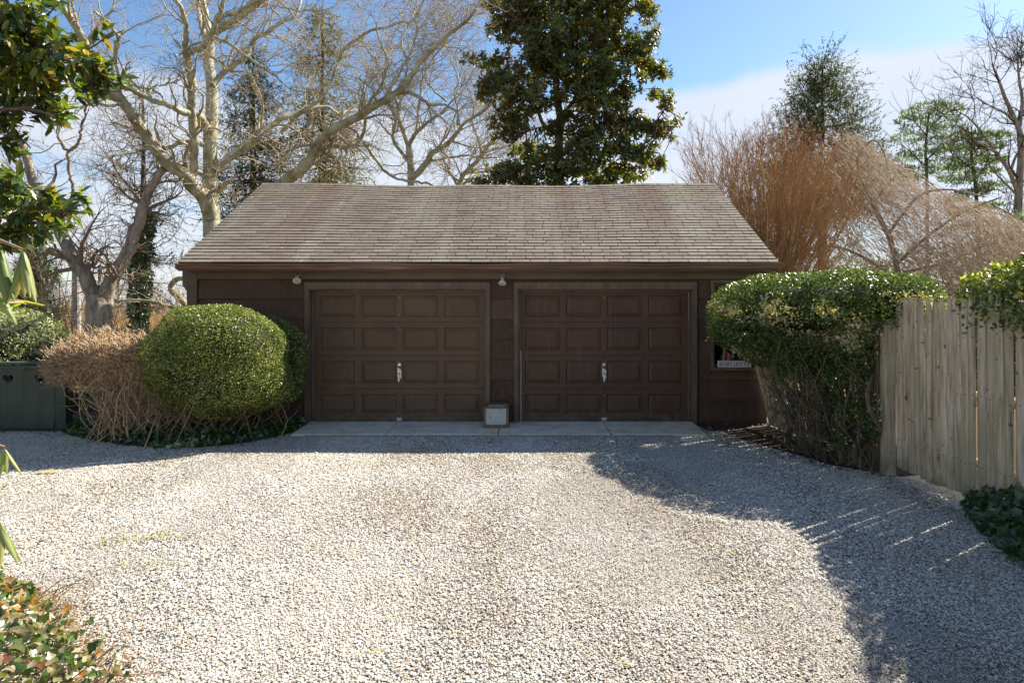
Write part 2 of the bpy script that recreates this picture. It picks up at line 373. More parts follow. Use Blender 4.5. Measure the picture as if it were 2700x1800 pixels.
iop = G.new('GeometryNodeInstanceOnPoints'); iop.inputs['Pick Instance'].default_value = True
GL.new(gi.outputs[0], iop.inputs['Points']); GL.new(g2i.outputs[0], iop.inputs['Instance'])
rv = G.new('FunctionNodeRandomValue'); rv.data_type = 'FLOAT_VECTOR'; rv.inputs[0].default_value = (-.32, -.32, 0); rv.inputs[1].default_value = (.32, .32, 6.28); GL.new(rv.outputs[0], iop.inputs['Rotation'])
na = G.new('GeometryNodeInputNamedAttribute'); na.data_type = 'FLOAT'; na.inputs['Name'].default_value = 'sz'; GL.new(na.outputs[0], iop.inputs['Scale'])
GL.new(iop.outputs[0], go_.inputs[0])
md = go.modifiers.new('scatter', 'NODES'); md.node_group = ng
pm.materials.append(M_stone)

tag(obj('sunlit_ground_strip', mesh('sunlit_ground_strip', [(3.98, 5.9, .003), (4.25, 2.0, .003), (5.4, 2.0, .003), (5.4, 7.4, .003), (4.05, 7.05, .003)], [(0, 1, 2, 3, 4)], simple('pale_sunlit_ground', (.42, .37, .29), (.62, .56, .46), 20, .95, bump=.5, bd=.01))), 'added pale strip standing in for sunlit ground under and behind the fence', kind='structure')  # added strip, its pale colour standing in for sunlit ground below the boards
# dark mulch under the hedge, soil in front of the gate
M_mulch = simple('mulch', (.025, .018, .013), (.085, .055, .035), 22, .95, bump=.9, bd=.03)
ml = [(3.0, 10.19), (2.72, 10.19), (2.85, 9.3), (3.1, 8.6), (3.35, 7.9), (3.6, 7.35), (4.05, 6.95), (4.6, 6.9), (4.6, 10.19)]
tag(obj('mulch_bed', mesh('mulch_bed', [(x, y, .002) for x, y in ml], [tuple(range(len(ml)))], M_mulch)), 'dark leaf mulch under the hedge by the fence', kind='structure')
ml = [(-9.5, 9.35), (-7.4, 9.5), (-6.4, 9.2), (-5.2, 9.0), (-3.9, 9.25), (-3.35, 9.7), (-3.3, 10.19), (-5.2, 10.19), (-5.3, 12.5), (-9.5, 12.5)]
tag(obj('soil_bed', mesh('soil_bed', [(x, y, .001) for x, y in ml], [tuple(range(len(ml)))], simple('bed_soil', (.04, .028, .018), (.14, .10, .065), 18, .95, bump=.9, bd=.03))), 'brown soil under the shrubs and the green gate', kind='structure')

# ------------------------------------------------------------------ garage
YW, YD = 10.20, 10.32          # front wall plane, door plane
GX0, GX1, GB = -5.22, 3.84, 16.4
TH = math.atan2(1.83, 3.27); YE, ZE, YR, ZR = 9.93, 2.53, 13.20, 4.36
M_shake = None
t = NT('brown_cedar_shake'); v = t.pos((1, 1, .05)); f = t.noise(v, 55, 3, .7); w_ = t.noise(t.pos(), 1.4, 3)
wv = t.n('TexWave', wave_type='BANDS', bands_direction='X'); wv.inputs['Scale'].default_value = 26; wv.inputs['Distortion'].default_value = 2.0; wv.inputs['Detail'].default_value = 3; wv.inputs['Detail Scale'].default_value = .6
t.t.links.new(t.pos((1, 1, .06)), wv.inputs['Vector'])
col = t.mix(t.ramp(f, [(.3, 0.), (.7, 1.)]), (.070, .041, .029), (.132, .084, .058)); col = t.mix(t.ramp(w_, [(.4, 0.), (.7, .5)]), col, (.13, .085, .058)); col = t.mix(1.0, col, t.ramp(t.n('ObjectInfo').outputs['Random'], [(0, .72), (1, 1.15)]), 'MULTIPLY')
hgt = t.math('ADD', t.math('MULTIPLY', wv.outputs['Fac'], .7), t.math('MULTIPLY', f, .5))
M_shake = t.done(t.bsdf(col, .7, spec=.14, normal=t.bump(hgt, .9, .006)))
M_trim = simple('weathered_brown_trim', (.088, .062, .039), (.150, .108, .072), 9, .55, (1, 1, .3), .25, .003)
M_trim_h = simple('weathered_brown_board', (.085, .060, .037), (.140, .100, .065), 7, .6, (.25, 1, 1), .25, .003)
def door_paint(name, a, b):
    t = NT(name); f = t.noise(t.pos(), 1.5, 5, .6); col = t.ramp(f, [(.3, a), (.7, b)])
    st = t.noise(t.pos((5, 1, .5)), 4, 5, .65); col = t.mix(t.ramp(st, [(.55, 0.), (.75, .35)]), col, (.21, .155, .115))
    z = t.n('SeparateXYZ'); t.t.links.new(t.n('NewGeometry').outputs['Position'], z.inputs[0])
    dirt = t.math('MULTIPLY', t.ramp(z.outputs[2], [(.03, 1.0), (.30, 0.0)]), t.ramp(t.noise(t.pos(), 9, 5, .7), [(.4, .0), (.7, .6)])); col = t.mix(dirt, col, (.19, .16, .13))
    return t.done(t.bsdf(col, t.ramp(f, [(.3, .36), (.7, .55)]), spec=.30, normal=t.bump(t.noise(t.pos(), 2.4, 2), .12, .02)))
M_door = door_paint('brown_door_paint', (.080, .044, .024), (.130, .078, .046))
M_gutter = simple('brown_gutter_paint', (.12, .055, .032), (.22, .12, .072), 5, .35, (.3, 1, 1), .1, .002, spec=.6)
M_dark = simple('dark_interior', (.012, .010, .009), (.03, .026, .022), 3, .9)
M_white = simple('white_paint', (.66, .66, .63), (.80, .80, .78), 12, .45, bump=.05)
M_steel = simple('galvanised_steel', (.38, .40, .42), (.62, .64, .66), 20, .35, metal=.8, bump=.1)
gar = thing('garage', 'dark brown shingled two-door garage with a weathered gable roof', 'garage', (-.7, 10.2, 0))
# shell: side and back walls, dark floor
wb = MB(); wb.box(GX0, GX0+.1, YW+.12, GB, 0, 2.42); wb.box(GX1-.1, GX1, YW+.12, GB, 0, 2.42); wb.box(GX0+.1, GX1-.1, GB-.1, GB, 0, 2.42)
for x in (GX0, GX1-.1): wb.prism([(YW+.12, 2.42), (GB, 2.42), (YR+.1, 4.22), (YR-.1, 4.22)], 'x', x, x+.1)
wb.obj('side_wall', M_shake, gar)
D1 = (-3.365, -.565); D2 = (-.08, 2.68); ZT = 2.135; WN = (3.0, 3.66, .90, 2.22)
fb = MB()
for x0, x1, z0, z1 in ((GX0, D1[0], 0, 2.42), (D1[1], D2[0], 0, 2.42), (D2[1], WN[0], 0, 2.42), (WN[0], WN[1], 0, WN[2]), (WN[0], WN[1], WN[3], 2.42), (WN[1], GX1, 0, 2.42),
                       (D1[0], D1[1], ZT, 2.42), (D2[0], D2[1], ZT, 2.42)):
    fb.box(x0, x1, YW, YW+.12, z0, z1)
fb.obj('front_wall', M_shake, gar)
MB().box(GX0+.1, GX1-.1, YW+.13, GB-.1, 0, .01).obj('garage_floor', M_dark, gar)
# cedar shakes of the front wall, course by course
shk = []
def shakes(x0, x1, zs, wmin, wmax, clip=None):
    g = random.Random(int(x0*100))
    for i in range(len(zs)-1):
        z0, z1 = zs[i], zs[i+1]; x = x0
        while x < x1-.001:
            w_ = min(g.uniform(wmin, wmax), x1-x);  w_ = x1-x if x1-x-w_ < .12 else w_
            dz = g.uniform(-.004, .004); b = .046+g.uniform(-.003, .003); mb = MB()
            mb.add([(x+.0012, YW-b, z0+dz), (x+w_-.0012, YW-b, z0+dz), (x+w_-.0012, YW-.001, z0+dz), (x+.0012, YW-.001, z0+dz),
                    (x+.0012, YW-.009, z1+.012), (x+w_-.0012, YW-.009, z1+.012), (x+w_-.0012, YW-.001, z1+.012), (x+.0012, YW-.001, z1+.012)],
                   [(0, 1, 5, 4), (0, 4, 7, 3), (1, 2, 6, 5), (0, 3, 2, 1), (4, 5, 6, 7), (2, 3, 7, 6)])
            mb.obj('shake', M_shake, gar); x += w_
zs = [.055]+[.055+.317*i+.02 for i in range(1, 7)]+[2.262]
CAS = .055
shakes(GX0+.12, D1[0]-CAS, zs, .35, .95)
shakes(D1[1]+CAS, D2[0]-CAS, zs, .5, .6)
shakes(D2[1]+CAS+.03, WN[0]-.05, zs, .3, .4)
shakes(WN[1]+.05, GX1-.02, zs, .3, .4)
shakes(WN[0]-.05, WN[1]+.05, [.055, .392, .709, WN[2]-.09], .3, .4)
# trim
MB().box(GX0+.03, GX1, YW-.0485, YW-.001, 2.285, 2.425).obj('frieze_board', M_trim_h, gar, bevel=.003)
MB().box(GX0-.02, GX0+.11, YW-.056, YW+.1, .02, 2.40).obj('corner_board', M_trim, gar, bevel=.003)
br = MB(); br.prism([(GX0-.14, 2.42), (GX0-.021, 2.42), (GX0-.021, 1.35), (GX0-.05, 1.35), (GX0-.075, 2.1), (GX0-.14, 2.19)], 'y', YW-.01, YW+.04); br.obj('gable_return', M_trim, gar)
# eave soffit, fascia and gutter
MB().box(GX0-.06, GX1+.05, YE+.03, YW-.05, 2.432, 2.45).obj('soffit', M_trim_h, gar)
MB().box(GX0-.06, GX1+.05, YE+.012, YE+.03, 2.40, 2.50).obj('fascia', M_trim_h, gar)
gx0, gx1 = GX0-.08, GX1+.14
K = 60; gvv, gff = [], []
prof = [(.010, 2.50), (.010, 2.417), (-.045, 2.417), (-.060, 2.440), (-.052, 2.462), (-.078, 2.488), (-.078, 2.502), (-.070, 2.502), (-.068, 2.490), (-.03, 2.43), (.006, 2.43)]
for i in range(K+1):
    x = gx0+(gx1-gx0)*i/K; s_ = .010*math.sin(x*2.1)+.006*math.sin(x*5+1); bd = .016*math.exp(-((x+2.35)/.5)**2)-.010*math.exp(-((x+1.0)/.7)**2)
    for (py, pz) in prof: gvv.append((x, YE-.005+py+(bd if py < -.05 else 0), pz+s_*.6+(bd*.8 if py < -.05 else 0)+.012*(x+5.3)/9.3))
n_ = len(prof)
for i in range(K):
    for j in range(n_): a = i*n_+j; b = i*n_+(j+1) % n_; gff.append((a, a+n_, b+n_, b))
gff += [tuple(range(n_-1, -1, -1)), tuple(range(K*n_, K*n_+n_))]
gut = obj('gutter', mesh('gutter', gvv, gff, M_gutter, smooth=False), gar)
MB().box(GX0-.05, GX0+.0+.0-.02+9.0, YE-.018, YE-.012, 2.507, 2.509).obj('gutter_lip', M_gutter, gut)
hk = MB(); hk.box(-2.42, -2.34, YE-.03, YE-.01, 2.395, 2.405); hk.cyl((-2.38, YE-.02, 2.40), (-2.38, YE-.02, 2.35), .003, k=6)
hk.obj('gutter_bracket', M_gutter, gut)
# roof
def rp(x, s, n=0.0):
    Ls = math.hypot(YR-YE, ZR-ZE); sag = -.055*(s/Ls)*math.sin(math.pi*min(1, max(0, (x+5.3)/9.2)))-.012*math.sin(x*1.9)*s/Ls
    return (x, YE+s*math.cos(TH)-n*math.sin(TH), ZE+s*math.sin(TH)+n*math.cos(TH)+sag)
LS = math.hypot(YR-YE, ZR-ZE); RX0, RX1 = -5.30, 3.93
roof = MB(); K = 40
vs = []
for i in range(K+1):
    x = RX0+.01+(RX1-RX0-.02)*i/K
    vs += [rp(x, .004, -.002), rp(x, .004, -.03), rp(x, LS, -.03), rp(x, LS, -.002)]
fs = []
for i in range(K):
    for j in range(4): a = i*4+j; b = i*4+(j+1) % 4; fs.append((a, a+4, b+4, b))
fs += [(3, 2, 1, 0), (K*4, K*4+1, K*4+2, K*4+3)]
roof.add(vs, fs)
bvs = []
for i in range(K+1):
    x = RX0+.01+(RX1-RX0-.02)*i/K; q = rp(x, LS, 0)
    bvs += [(x, q[1]+.001, q[2]-.002), (x, 16.75, 2.42), (x, 16.75, 2.38), (x, q[1]+.001, q[2]-.04)]
bf = []
for i in range(K):
    for j in range(4): a = i*4+j; b = i*4+(j+1) % 4; bf.append((a, a+4, b+4, b))
roof.add(bvs, bf)
M_deck = simple('roof_underlay', (.03, .027, .024), (.06, .052, .045), 8, .9)
ro = roof.obj('roof', M_deck, gar)
for nm, xx in (('rake_board', RX0-.005), ('rake_board', RX1-.018)):
    q0, q1 = rp(xx, .0), rp(xx, LS); rb = MB()
    rb.prism([(q0[1]+.02, q0[2]-.035), (q1[1], q1[2]-.035), (q1[1], q1[2]-.16), (q0[1]+.02, q0[2]-.13)], 'x', xx, xx+.022)
    rb.prism([(q1[1]+.001, q1[2]-.045), (16.7, 2.36), (16.7, 2.26), (q1[1]+.001, q1[2]-.17)], 'x', xx, xx+.022)
    rb.obj(nm, M_trim, gar)
t = NT('weathered_asphalt_shingle'); a = t.n('Attribute', attribute_name='r').outputs['Fac']; v = t.pos()
base = t.ramp(a, [(0, (.150, .124, .098)), (.35, (.195, .164, .130)), (.65, (.172, .147, .114)), (1, (.218, .190, .153))])
st = t.noise(t.pos((1.3, .10, .10)), 1.6, 6, .68)
base = t.mix(t.ramp(st, [(.47, 0.), (.64, .5)]), base, (.255, .24, .185))
st2 = t.noise(t.pos((.9, .10, .10), (5.3, 1, 2)), 1.6, 4, .6)
base = t.mix(t.ramp(st2, [(.50, 0.), (.66, .6)]), base, (.145, .092, .078))
sp_ = t.noise(v, 11, 3, .5); base = t.mix(t.ramp(sp_, [(.70, 0.), (.74, .85)]), base, (.48, .50, .42))
gr_ = t.noise(v, 260, 2, .6); base = t.mix(.5, base, t.ramp(gr_, [(.3, .6), (.7, 1.25)]), 'MULTIPLY')
M_shing = t.done(t.bsdf(base, .95, spec=.12, normal=t.bump(gr_, .5, .004)))
EXPO = LS/30; g = random.Random(3)
cheap_m = []; M_edge = simple('asphalt_edge_shade', (.055, .045, .036), (.10, .08, .065), 30, .95); cheap_v, cheap_f, cheap_r = [], [], []; n_sh = 0  # dark cut asphalt edge, also painted in as each course's shadow line
def tab(x0, x1, s, lift, dz):
    s0 = s-.004+dz; s1 = min(s+EXPO+.02, LS)
    return [rp(x0, s0, .001), rp(x1, s0, .001), rp(x1, s0, .013+lift), rp(x0, s0, .013+lift), rp(x0, s1, .0015), rp(x1, s1, .0015)]
for c in range(30):
    off = (c % 2)*.1525+g.uniform(-.03, .03) if c % 6 else g.uniform(0, .3)
    x = RX0+.0-off; 
    while x < RX1:
        x0, x1 = max(x+.0045, RX0), min(x+.305-.0045, RX1); x += .305
        if x1-x0 < .03: continue
        vs = tab(x0, x1, c*EXPO, g.choice([0, 0, .001, .003]), g.uniform(-.003, .003))
        fs = [(0, 1, 2, 3), (3, 2, 5, 4), (0, 3, 4), (1, 5, 2)]
        r_ = g.random()
        if n_sh < 298:
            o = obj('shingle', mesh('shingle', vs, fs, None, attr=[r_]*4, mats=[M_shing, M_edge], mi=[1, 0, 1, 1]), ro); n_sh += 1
        else:
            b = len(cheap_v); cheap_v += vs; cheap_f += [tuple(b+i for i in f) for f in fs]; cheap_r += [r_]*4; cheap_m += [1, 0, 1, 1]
for i in range(31):     # ridge caps
    x0 = RX0+i*.2978; x1 = min(x0+.31, RX1); a_ = rp(x0, LS, .012); b_ = rp(x1, LS, .006); p0, p1 = rp(x0, LS-.13, .017), rp(x1, LS-.13, .010)
    b = len(cheap_v); cheap_v += [p0, p1, b_, a_, (b_[0], b_[1]+.12, b_[2]-.06), (a_[0], a_[1]+.12, a_[2]-.06)]
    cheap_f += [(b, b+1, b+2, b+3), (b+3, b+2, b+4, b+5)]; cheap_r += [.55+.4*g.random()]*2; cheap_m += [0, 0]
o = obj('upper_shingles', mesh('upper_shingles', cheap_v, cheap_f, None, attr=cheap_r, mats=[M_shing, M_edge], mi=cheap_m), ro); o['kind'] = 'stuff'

# garage doors
def panel_mesh(x0, x1, z0, z1, y):
    rings = [(0, 0.0), (.012, .016), (.020, .016), (.060, .004), (.066, .004)]; vs = []
    for ins, dep in rings: vs += [(x0+ins, y+dep, z0+ins), (x1-ins, y+dep, z0+ins), (x1-ins, y+dep, z1-ins), (x0+ins, y+dep, z1-ins)]
    fs = []
    for k in range(len(rings)-1):
        for j in range(4): a = k*4+j; b = k*4+(j+1) % 4; fs.append((a, b, b+4, a+4))
    fs.append(tuple(range(16, 20))); return mesh('door_panel', vs, fs, M_door)
M_door2 = door_paint('dark_brown_door_paint', (.064, .032, .019), (.100, .054, .033))
M_door1 = M_door
def casing(D, lab):
    global M_door
    M_door = M_door2 if lab else M_door1
    x0, x1 = D; cs = MB(); w_ = CAS
    for (ya, yb, w0, w1) in ((YW-.054, YW-.001, 0, w_), (YW-.066, YW-.0545, w_-.016, w_)):      # back band
        cs.box(x0-w1, x0-w0, ya, yb, .01, ZT+w0); cs.box(x1+w0, x1+w1, ya, yb, .01, ZT+w0); cs.box(x0-w1, x1+w1, ya, yb, ZT+w0, ZT+w1+.045)
    o = cs.obj('door_casing', M_trim, gar, bevel=.003)
    jb = MB(); jb.box(x0, x0+.018, YW-.03, YD+.06, .01, ZT-.0185); jb.box(x1-.018, x1, YW-.03, YD+.06, .01, ZT-.0185); jb.box(x0, x1, YW-.03, YD+.06, ZT-.018, ZT)
    jb.box(x0+.0185, x0+.05, YD-.03, YD-.008, .01, ZT-.05); jb.box(x1-.05, x1-.0185, YD-.03, YD-.008, .01, ZT-.05); jb.box(x0+.0185, x1-.0185, YD-.03, YD-.008, ZT-.0495, ZT-.0185)
    jb.obj('door_jamb', M_trim, gar, bevel=.002)
    dr = MB().box(x0+.03, x1-.03, YD+.03, YD+.045, .012, ZT-.02).obj('garage_door', M_door, gar)
    if lab: dr['label'] = lab
    X0, X1 = x0+.022, x1-.022; Z = [.012, .542, 1.072, 1.602, ZT-.02]; pitch = (X1-X0-.10)/4; g = random.Random(int(x0*10))
    for r in range(4):
        z0, z1 = Z[r]+.002, Z[r+1]-.002; sec = MB(); pz0, pz1 = z0+.088, z1-.088
        if r == 0: pz0 += .055
        dy = g.uniform(-.002, .002)
        sec.box(X0, X1, YD+dy, YD+.03+dy, z0, pz0); sec.box(X0, X1, YD+dy, YD+.03+dy, pz1, z1)
        xs_ = [X0]
        for k in range(4):
            cx_ = X0+.05+pitch*(k+.5); xs_ += [cx_-.278, cx_+.278]
        xs_.append(X1)
        for k in range(0, 10, 2): sec.box(xs_[k], xs_[k+1], YD+dy, YD+.03+dy, pz0, pz1)
        sec.obj('door_section', M_door, dr, bevel=.002)
        for k in range(4): obj('door_panel', panel_mesh(xs_[2*k+1], xs_[2*k+2], pz0, pz1, YD+dy), dr)
    xc = (X0+X1)/2
    lk = MB(); lk.lathe((xc, YD-.001, .925), (0, -1, 0), [(0, .032), (.004, .032), (.010, .026), (.012, .010)], 20); lk.obj('lock_escutcheon', M_steel, dr, smooth=False)
    hd = MB(); hd.prism([(xc-.032, .885), (xc+.032, .845), (xc+.032, .69), (xc-.004, .735), (xc-.032, .735)], 'y', YD-.004, YD-.001)
    hd.add([(xc-.018, YD-.004, .80), (xc+.012, YD-.004, .80), (xc+.012, YD-.045, .775), (xc-.018, YD-.045, .775), (xc-.012, YD-.035, .655), (xc+.006, YD-.035, .655), (xc+.006, YD-.05, .66), (xc-.012, YD-.05, .66)],
           [(0, 1, 2, 3), (2, 1, 5, 6), (3, 2, 6, 7), (0, 3, 7, 4), (4, 7, 6, 5), (0, 4, 5, 1)])
    hd.obj('handle', M_steel, dr, bevel=.002)
    bk = MB(); bk.box(xc-.04, xc+.04, YD-.006, YD-.001, .02, .085); bk.cyl((xc-.017, YD-.007, .062), (xc-.017, YD-.010, .062), .008); bk.cyl((xc+.017, YD-.007, .062), (xc+.017, YD-.010, .062), .008)
    bk.obj('lift_bracket', M_steel, dr)
    rv_ = MB()
    for z in (.16, .44, 1.20, 1.50, 1.72, 2.00): rv_.cyl((xc+g.uniform(-.008, .008), YD-.0005, z), (xc, YD-.006, z), .006, k=8)
    rv_.obj('rivet_row', M_steel, dr)
    return dr
dA = casing(D1, None); dB = casing(D2, 'door with a dented centre stile')
MB().box(D2[0]+.0505, D2[0]+.058, YD-.028, YD-.012, .02, 1.15).obj('door_gap_strip', M_white, dB)  # white strip painted in for light coming through the door gap
MB().box(D2[1]-.047, D2[1]-.041, YD-.04, YD-.0301, 1.62, 2.09).obj('door_gap_strip', simple('grey_green_strip', (.22, .26, .22), (.34, .38, .33), 9, .6), dB)
# dents in the second door: bent flaps of sheet at the centre stile
xc = (D2[0]+D2[1])/2
dn = MB()
for z, s_ in ((1.085, 1), (1.03, -1), (.56, 1)): dn.add([(xc-.03, YD-.002, z), (xc, YD-.022, z+.03*s_), (xc+.028, YD-.002, z+.01), (xc+.004, YD-.010, z-.05*s_)], [(0, 3, 1), (1, 3, 2)])
dn.obj('sheet_dent', M_door, dB)
# window of the garage
win = MB()
x0, x1, z0, z1 = WN
win.box(x0-.05, x0, YW-.056, YW-.001, z0-.0, z1); win.box(x1, x1+.05, YW-.056, YW-.001, z0, z1); win.box(x0-.05, x1+.05, YW-.056, YW-.001, z1, z1+.05)
wf = win.obj('window', M_trim, gar, bevel=.003)
MB().box(x0-.06, x1+.06, YW-.075, YW+.04, z0-.05, z0-.001).obj('window_sill', M_trim, wf, bevel=.003)
sb = MB(); sb.box(x0, x0+.04, YW+.05, YW+.08, z0, z1); sb.box(x1-.04, x1, YW+.05, YW+.08, z0, z1); sb.box(x0+.04, x1-.04, YW+.05, YW+.08, z1-.04, z1); sb.box(x0+.04, x1-.04, YW+.05, YW+.08, z0, z0+.04)
sb.box(x0+.04, x1-.04, YW+.052, YW+.078, 1.5, 1.54); sb.box((x0+x1)/2-.012, (x0+x1)/2+.012, YW+.053, YW+.077, z0+.04, 1.5); sb.box((x0+x1)/2-.012, (x0+x1)/2+.012, YW+.053, YW+.077, 1.54, z1-.04)
sb.obj('window_sash', M_trim, wf)
t = NT('window_glass'); gl = t.n('BsdfGlossy'); gl.inputs['Roughness'].default_value = .03; tp = t.n('BsdfTransparent'); ms = t.n('MixShader'); ms.inputs[0].default_value = .07
t.t.links.new(tp.outputs[0], ms.inputs[1]); t.t.links.new(gl.outputs[0], ms.inputs[2]); M_glass = t.done(ms.outputs[0])
MB().box(x0+.04, x1-.04, YW+.063, YW+.066, z0+.04, 1.5).obj('pane', M_glass, wf); MB().box(x0+.04, x1-.04, YW+.063, YW+.066, 1.54, z1-.04).obj('pane', M_glass, wf)
# things seen in the window
cu = MB(); n_ = 14
for i in range(n_): cu.v += [(3.34+.36*i/n_, YW+.19+.012*math.sin(i*2.1), 1.12), (3.34+.36*i/n_, YW+.19+.012*math.sin(i*2.1+.4), 1.62)]
cu.f = [(2*i, 2*i+2, 2*i+3, 2*i+1) for i in range(n_-1)]
o = cu.obj('window_curtain', simple('cream_cloth', (.38, .35, .28), (.50, .46, .38), 5, .9)); tag(o, 'pale cream cloth hanging inside the garage window', 'curtain')
fl = thing('small_flag', 'small red and white striped flag standing inside the garage window', 'flag', (3.22, YW+.15, .95))
M_red = simple('red_cloth', (.30, .02, .025), (.40, .035, .04), 6, .85)
for k in range(5):
    s_ = MB(); a0, a1 = k*.036, (k+1)*.036
    s_.add([(3.205+a0*.9, YW+.12+.02*(k % 2), 1.20-a0*.9), (3.205+a1*.9, YW+.12+.02*((k+1) % 2), 1.20-a1*.9), (3.18+a1*1.15, YW+.12+.02*((k+1) % 2), .93), (3.18+a0*1.15, YW+.12+.02*(k % 2), .93)], [(0, 3, 2, 1)])
    s_.obj('stripe', (M_red if k % 2 else M_white), fl)
MB().cyl((3.19, YW+.15, .90), (3.19, YW+.15, 1.25), .006, k=6).obj('flag_stick', M_trim, fl)
# lettered board on the sill
sg = thing('name_board', 'white board lettered ROWLOCUST leaning on the garage window sill', 'sign', (3.31, YW-.02, .90))
sxa, sxb, sza, szb, sy = 3.055, 3.580, .902, 1.008, YW-.072
MB().box(sxa, sxb, sy, sy+.014, sza, szb).obj('board', simple('sign_white', (.62, .64, .66), (.74, .75, .76), 9, .5, bump=.05), sg, bevel=.002)
M_ink = simple('black_paint', (.012, .012, .014), (.022, .022, .024), 9, .5, bump=.02)
bd = MB(); i_, wd = .010, .0035; yy0, yy1 = sy-.0015, sy-.0002
bd.box(sxa+i_, sxb-i_, yy0, yy1, szb-i_-wd, szb-i_); bd.box(sxa+i_, sxb-i_, yy0, yy1, sza+i_, sza+i_+wd)
bd.box(sxa+i_, sxa+i_+wd, yy0, yy1, sza+i_+wd, szb-i_-wd); bd.box(sxb-i_-wd, sxb-i_, yy0, yy1, sza+i_+wd, szb-i_-wd); bd.obj('border_line', M_ink, sg)
T_, t_ = .19, .07       # thick and thin strokes, unit cap height
def stroke(pts, wds):
    mb = []; n = len(pts)
    for i in range(n):
        p = np.array(pts[i]); d = np.array(pts[min(i+1, n-1)])-np.array(pts[max(i-1, 0)]); d = d/(np.linalg.norm(d)+1e-9); q = np.array([-d[1], d[0]])*wds[i]/2
        mb.append((p+q, p-q))
    return mb
def arc(cx_, cy_, rx, ry, a0, a1, n=12): return [(cx_+rx*math.cos(math.radians(a0+(a1-a0)*i/n)), cy_+ry*math.sin(math.radians(a0+(a1-a0)*i/n))) for i in range(n+1)]
def wts(pts, cx_, vert=T_, thin=t_): m_ = max(abs(p[0]-cx_) for p in pts); return [thin+(vert-thin)*(abs(p[0]-cx_)/m_)**1.6 for p in pts]
def stem_(x): return [([(x, 0), (x, 1)], [T_, T_]), ([(x-.2, .035), (x+.2, .035)], [t_, t_]), ([(x-.2, .965), (x+.2, .965)], [t_, t_])]
GLY = {}
a_ = arc(.42, .5, .36, .46, 0, 360, 24); GLY['O'] = ([(a_, wts(a_, .42))], .84)
a_ = arc(.42, .5, .36, .46, 40, 320, 20); GLY['C'] = ([(a_, [t_+(T_-t_)*max(0, -math.cos(math.radians(40+280*i/20)))**1. for i in range(21)]), ([(.72, .70), (.72, .97)], [.07, .07])], .8)
GLY['L'] = (stem_(.2)+[([(.2, .035), (.66, .035)], [t_, t_]), ([(.66, 0), (.69, .28)], [.09, .03])], .74)
a_ = arc(.38, .73, .30, .235, 90, -90, 12); GLY['R'] = (stem_(.2)+[([(.2, .965), (.38, .965)], [t_, t_]), (a_, wts(a_, .38, .17)), ([(.2, .495), (.38, .495)], [t_, t_]), ([(.40, .5), (.62, .04), (.78, .04)], [.16, .17, .07])], .8)
a_ = [(.2, 1), (.2, .38)]+arc(.45, .36, .25, .32, 180, 360, 10)+[(.70, 1)]
GLY['U'] = ([([(.2, 1), (.2, .36)], [T_, T_]), (arc(.45, .36, .25, .32, 180, 360, 12), [T_]*3+[.13, .1, .09, .08]+[t_]*6), ([(.70, .36), (.70, 1)], [t_, t_]), ([(.02, .965), (.38, .965)], [t_, t_]), ([(.56, .965), (.86, .965)], [t_, t_])], .88)
GLY['T'] = ([([(.4, 0), (.4, 1)], [T_, T_]), ([(.04, .965), (.76, .965)], [t_, t_]), ([(.24, .035), (.56, .035)], [t_, t_]), ([(.05, .97), (.04, .72)], [.06, .05]), ([(.75, .97), (.76, .72)], [.06, .05])], .8)
GLY['W'] = ([([(.12, 1), (.36, 0)], [T_, T_]), ([(.36, 0), (.56, 1)], [t_, t_]), ([(.52, 1), (.78, 0)], [T_, T_]), ([(.78, 0), (1.0, 1)], [t_, t_]), ([(0, .965), (.28, .965)], [t_, t_]), ([(.42, .965), (.66, .965)], [t_, t_]), ([(.88, .965), (1.1, .965)], [t_, t_])], 1.1)
sp1 = arc(.36, .74, .25, .22, 30, 270, 12); sp2 = arc(.36, .27, .27, .24, 90, -150, 12)
GLY['S'] = ([(sp1, [.06, .07, .07, .08, .1, .13, .16, .18, .18, .18, .18, .18, .18]), (sp2, [.18, .18, .18, .18, .17, .15, .12, .1, .08, .07, .07, .07, .06]), ([(.62, .72), (.62, .97)], [.05, .05]), ([(.08, .28), (.08, .03)], [.05, .05])], .74)
word = 'ROWLOCUST'; tot = sum(GLY[c][1] for c in word)+.10*8; hc = .056; wk = (sxb-sxa-.045)/(tot*hc); x = sxa+.0225
for c in word:
    mb = MB(); lay = 0
    for pts, wd_ in GLY[c][0]:
        s_ = stroke(pts, wd_); lay += 1; yk = sy-.0022-lay*.00025; vs = []
        for p, q in s_: vs += [(x+p[0]*hc*wk, yk, .927+p[1]*hc), (x+q[0]*hc*wk, yk, .927+q[1]*hc)]
        mb.add(vs, [(2*i, 2*i+1, 2*i+3, 2*i+2) for i in range(len(s_)-1)])
    mb.obj('letter', M_ink, sg); x += (GLY[c][1]+.10)*hc*wk

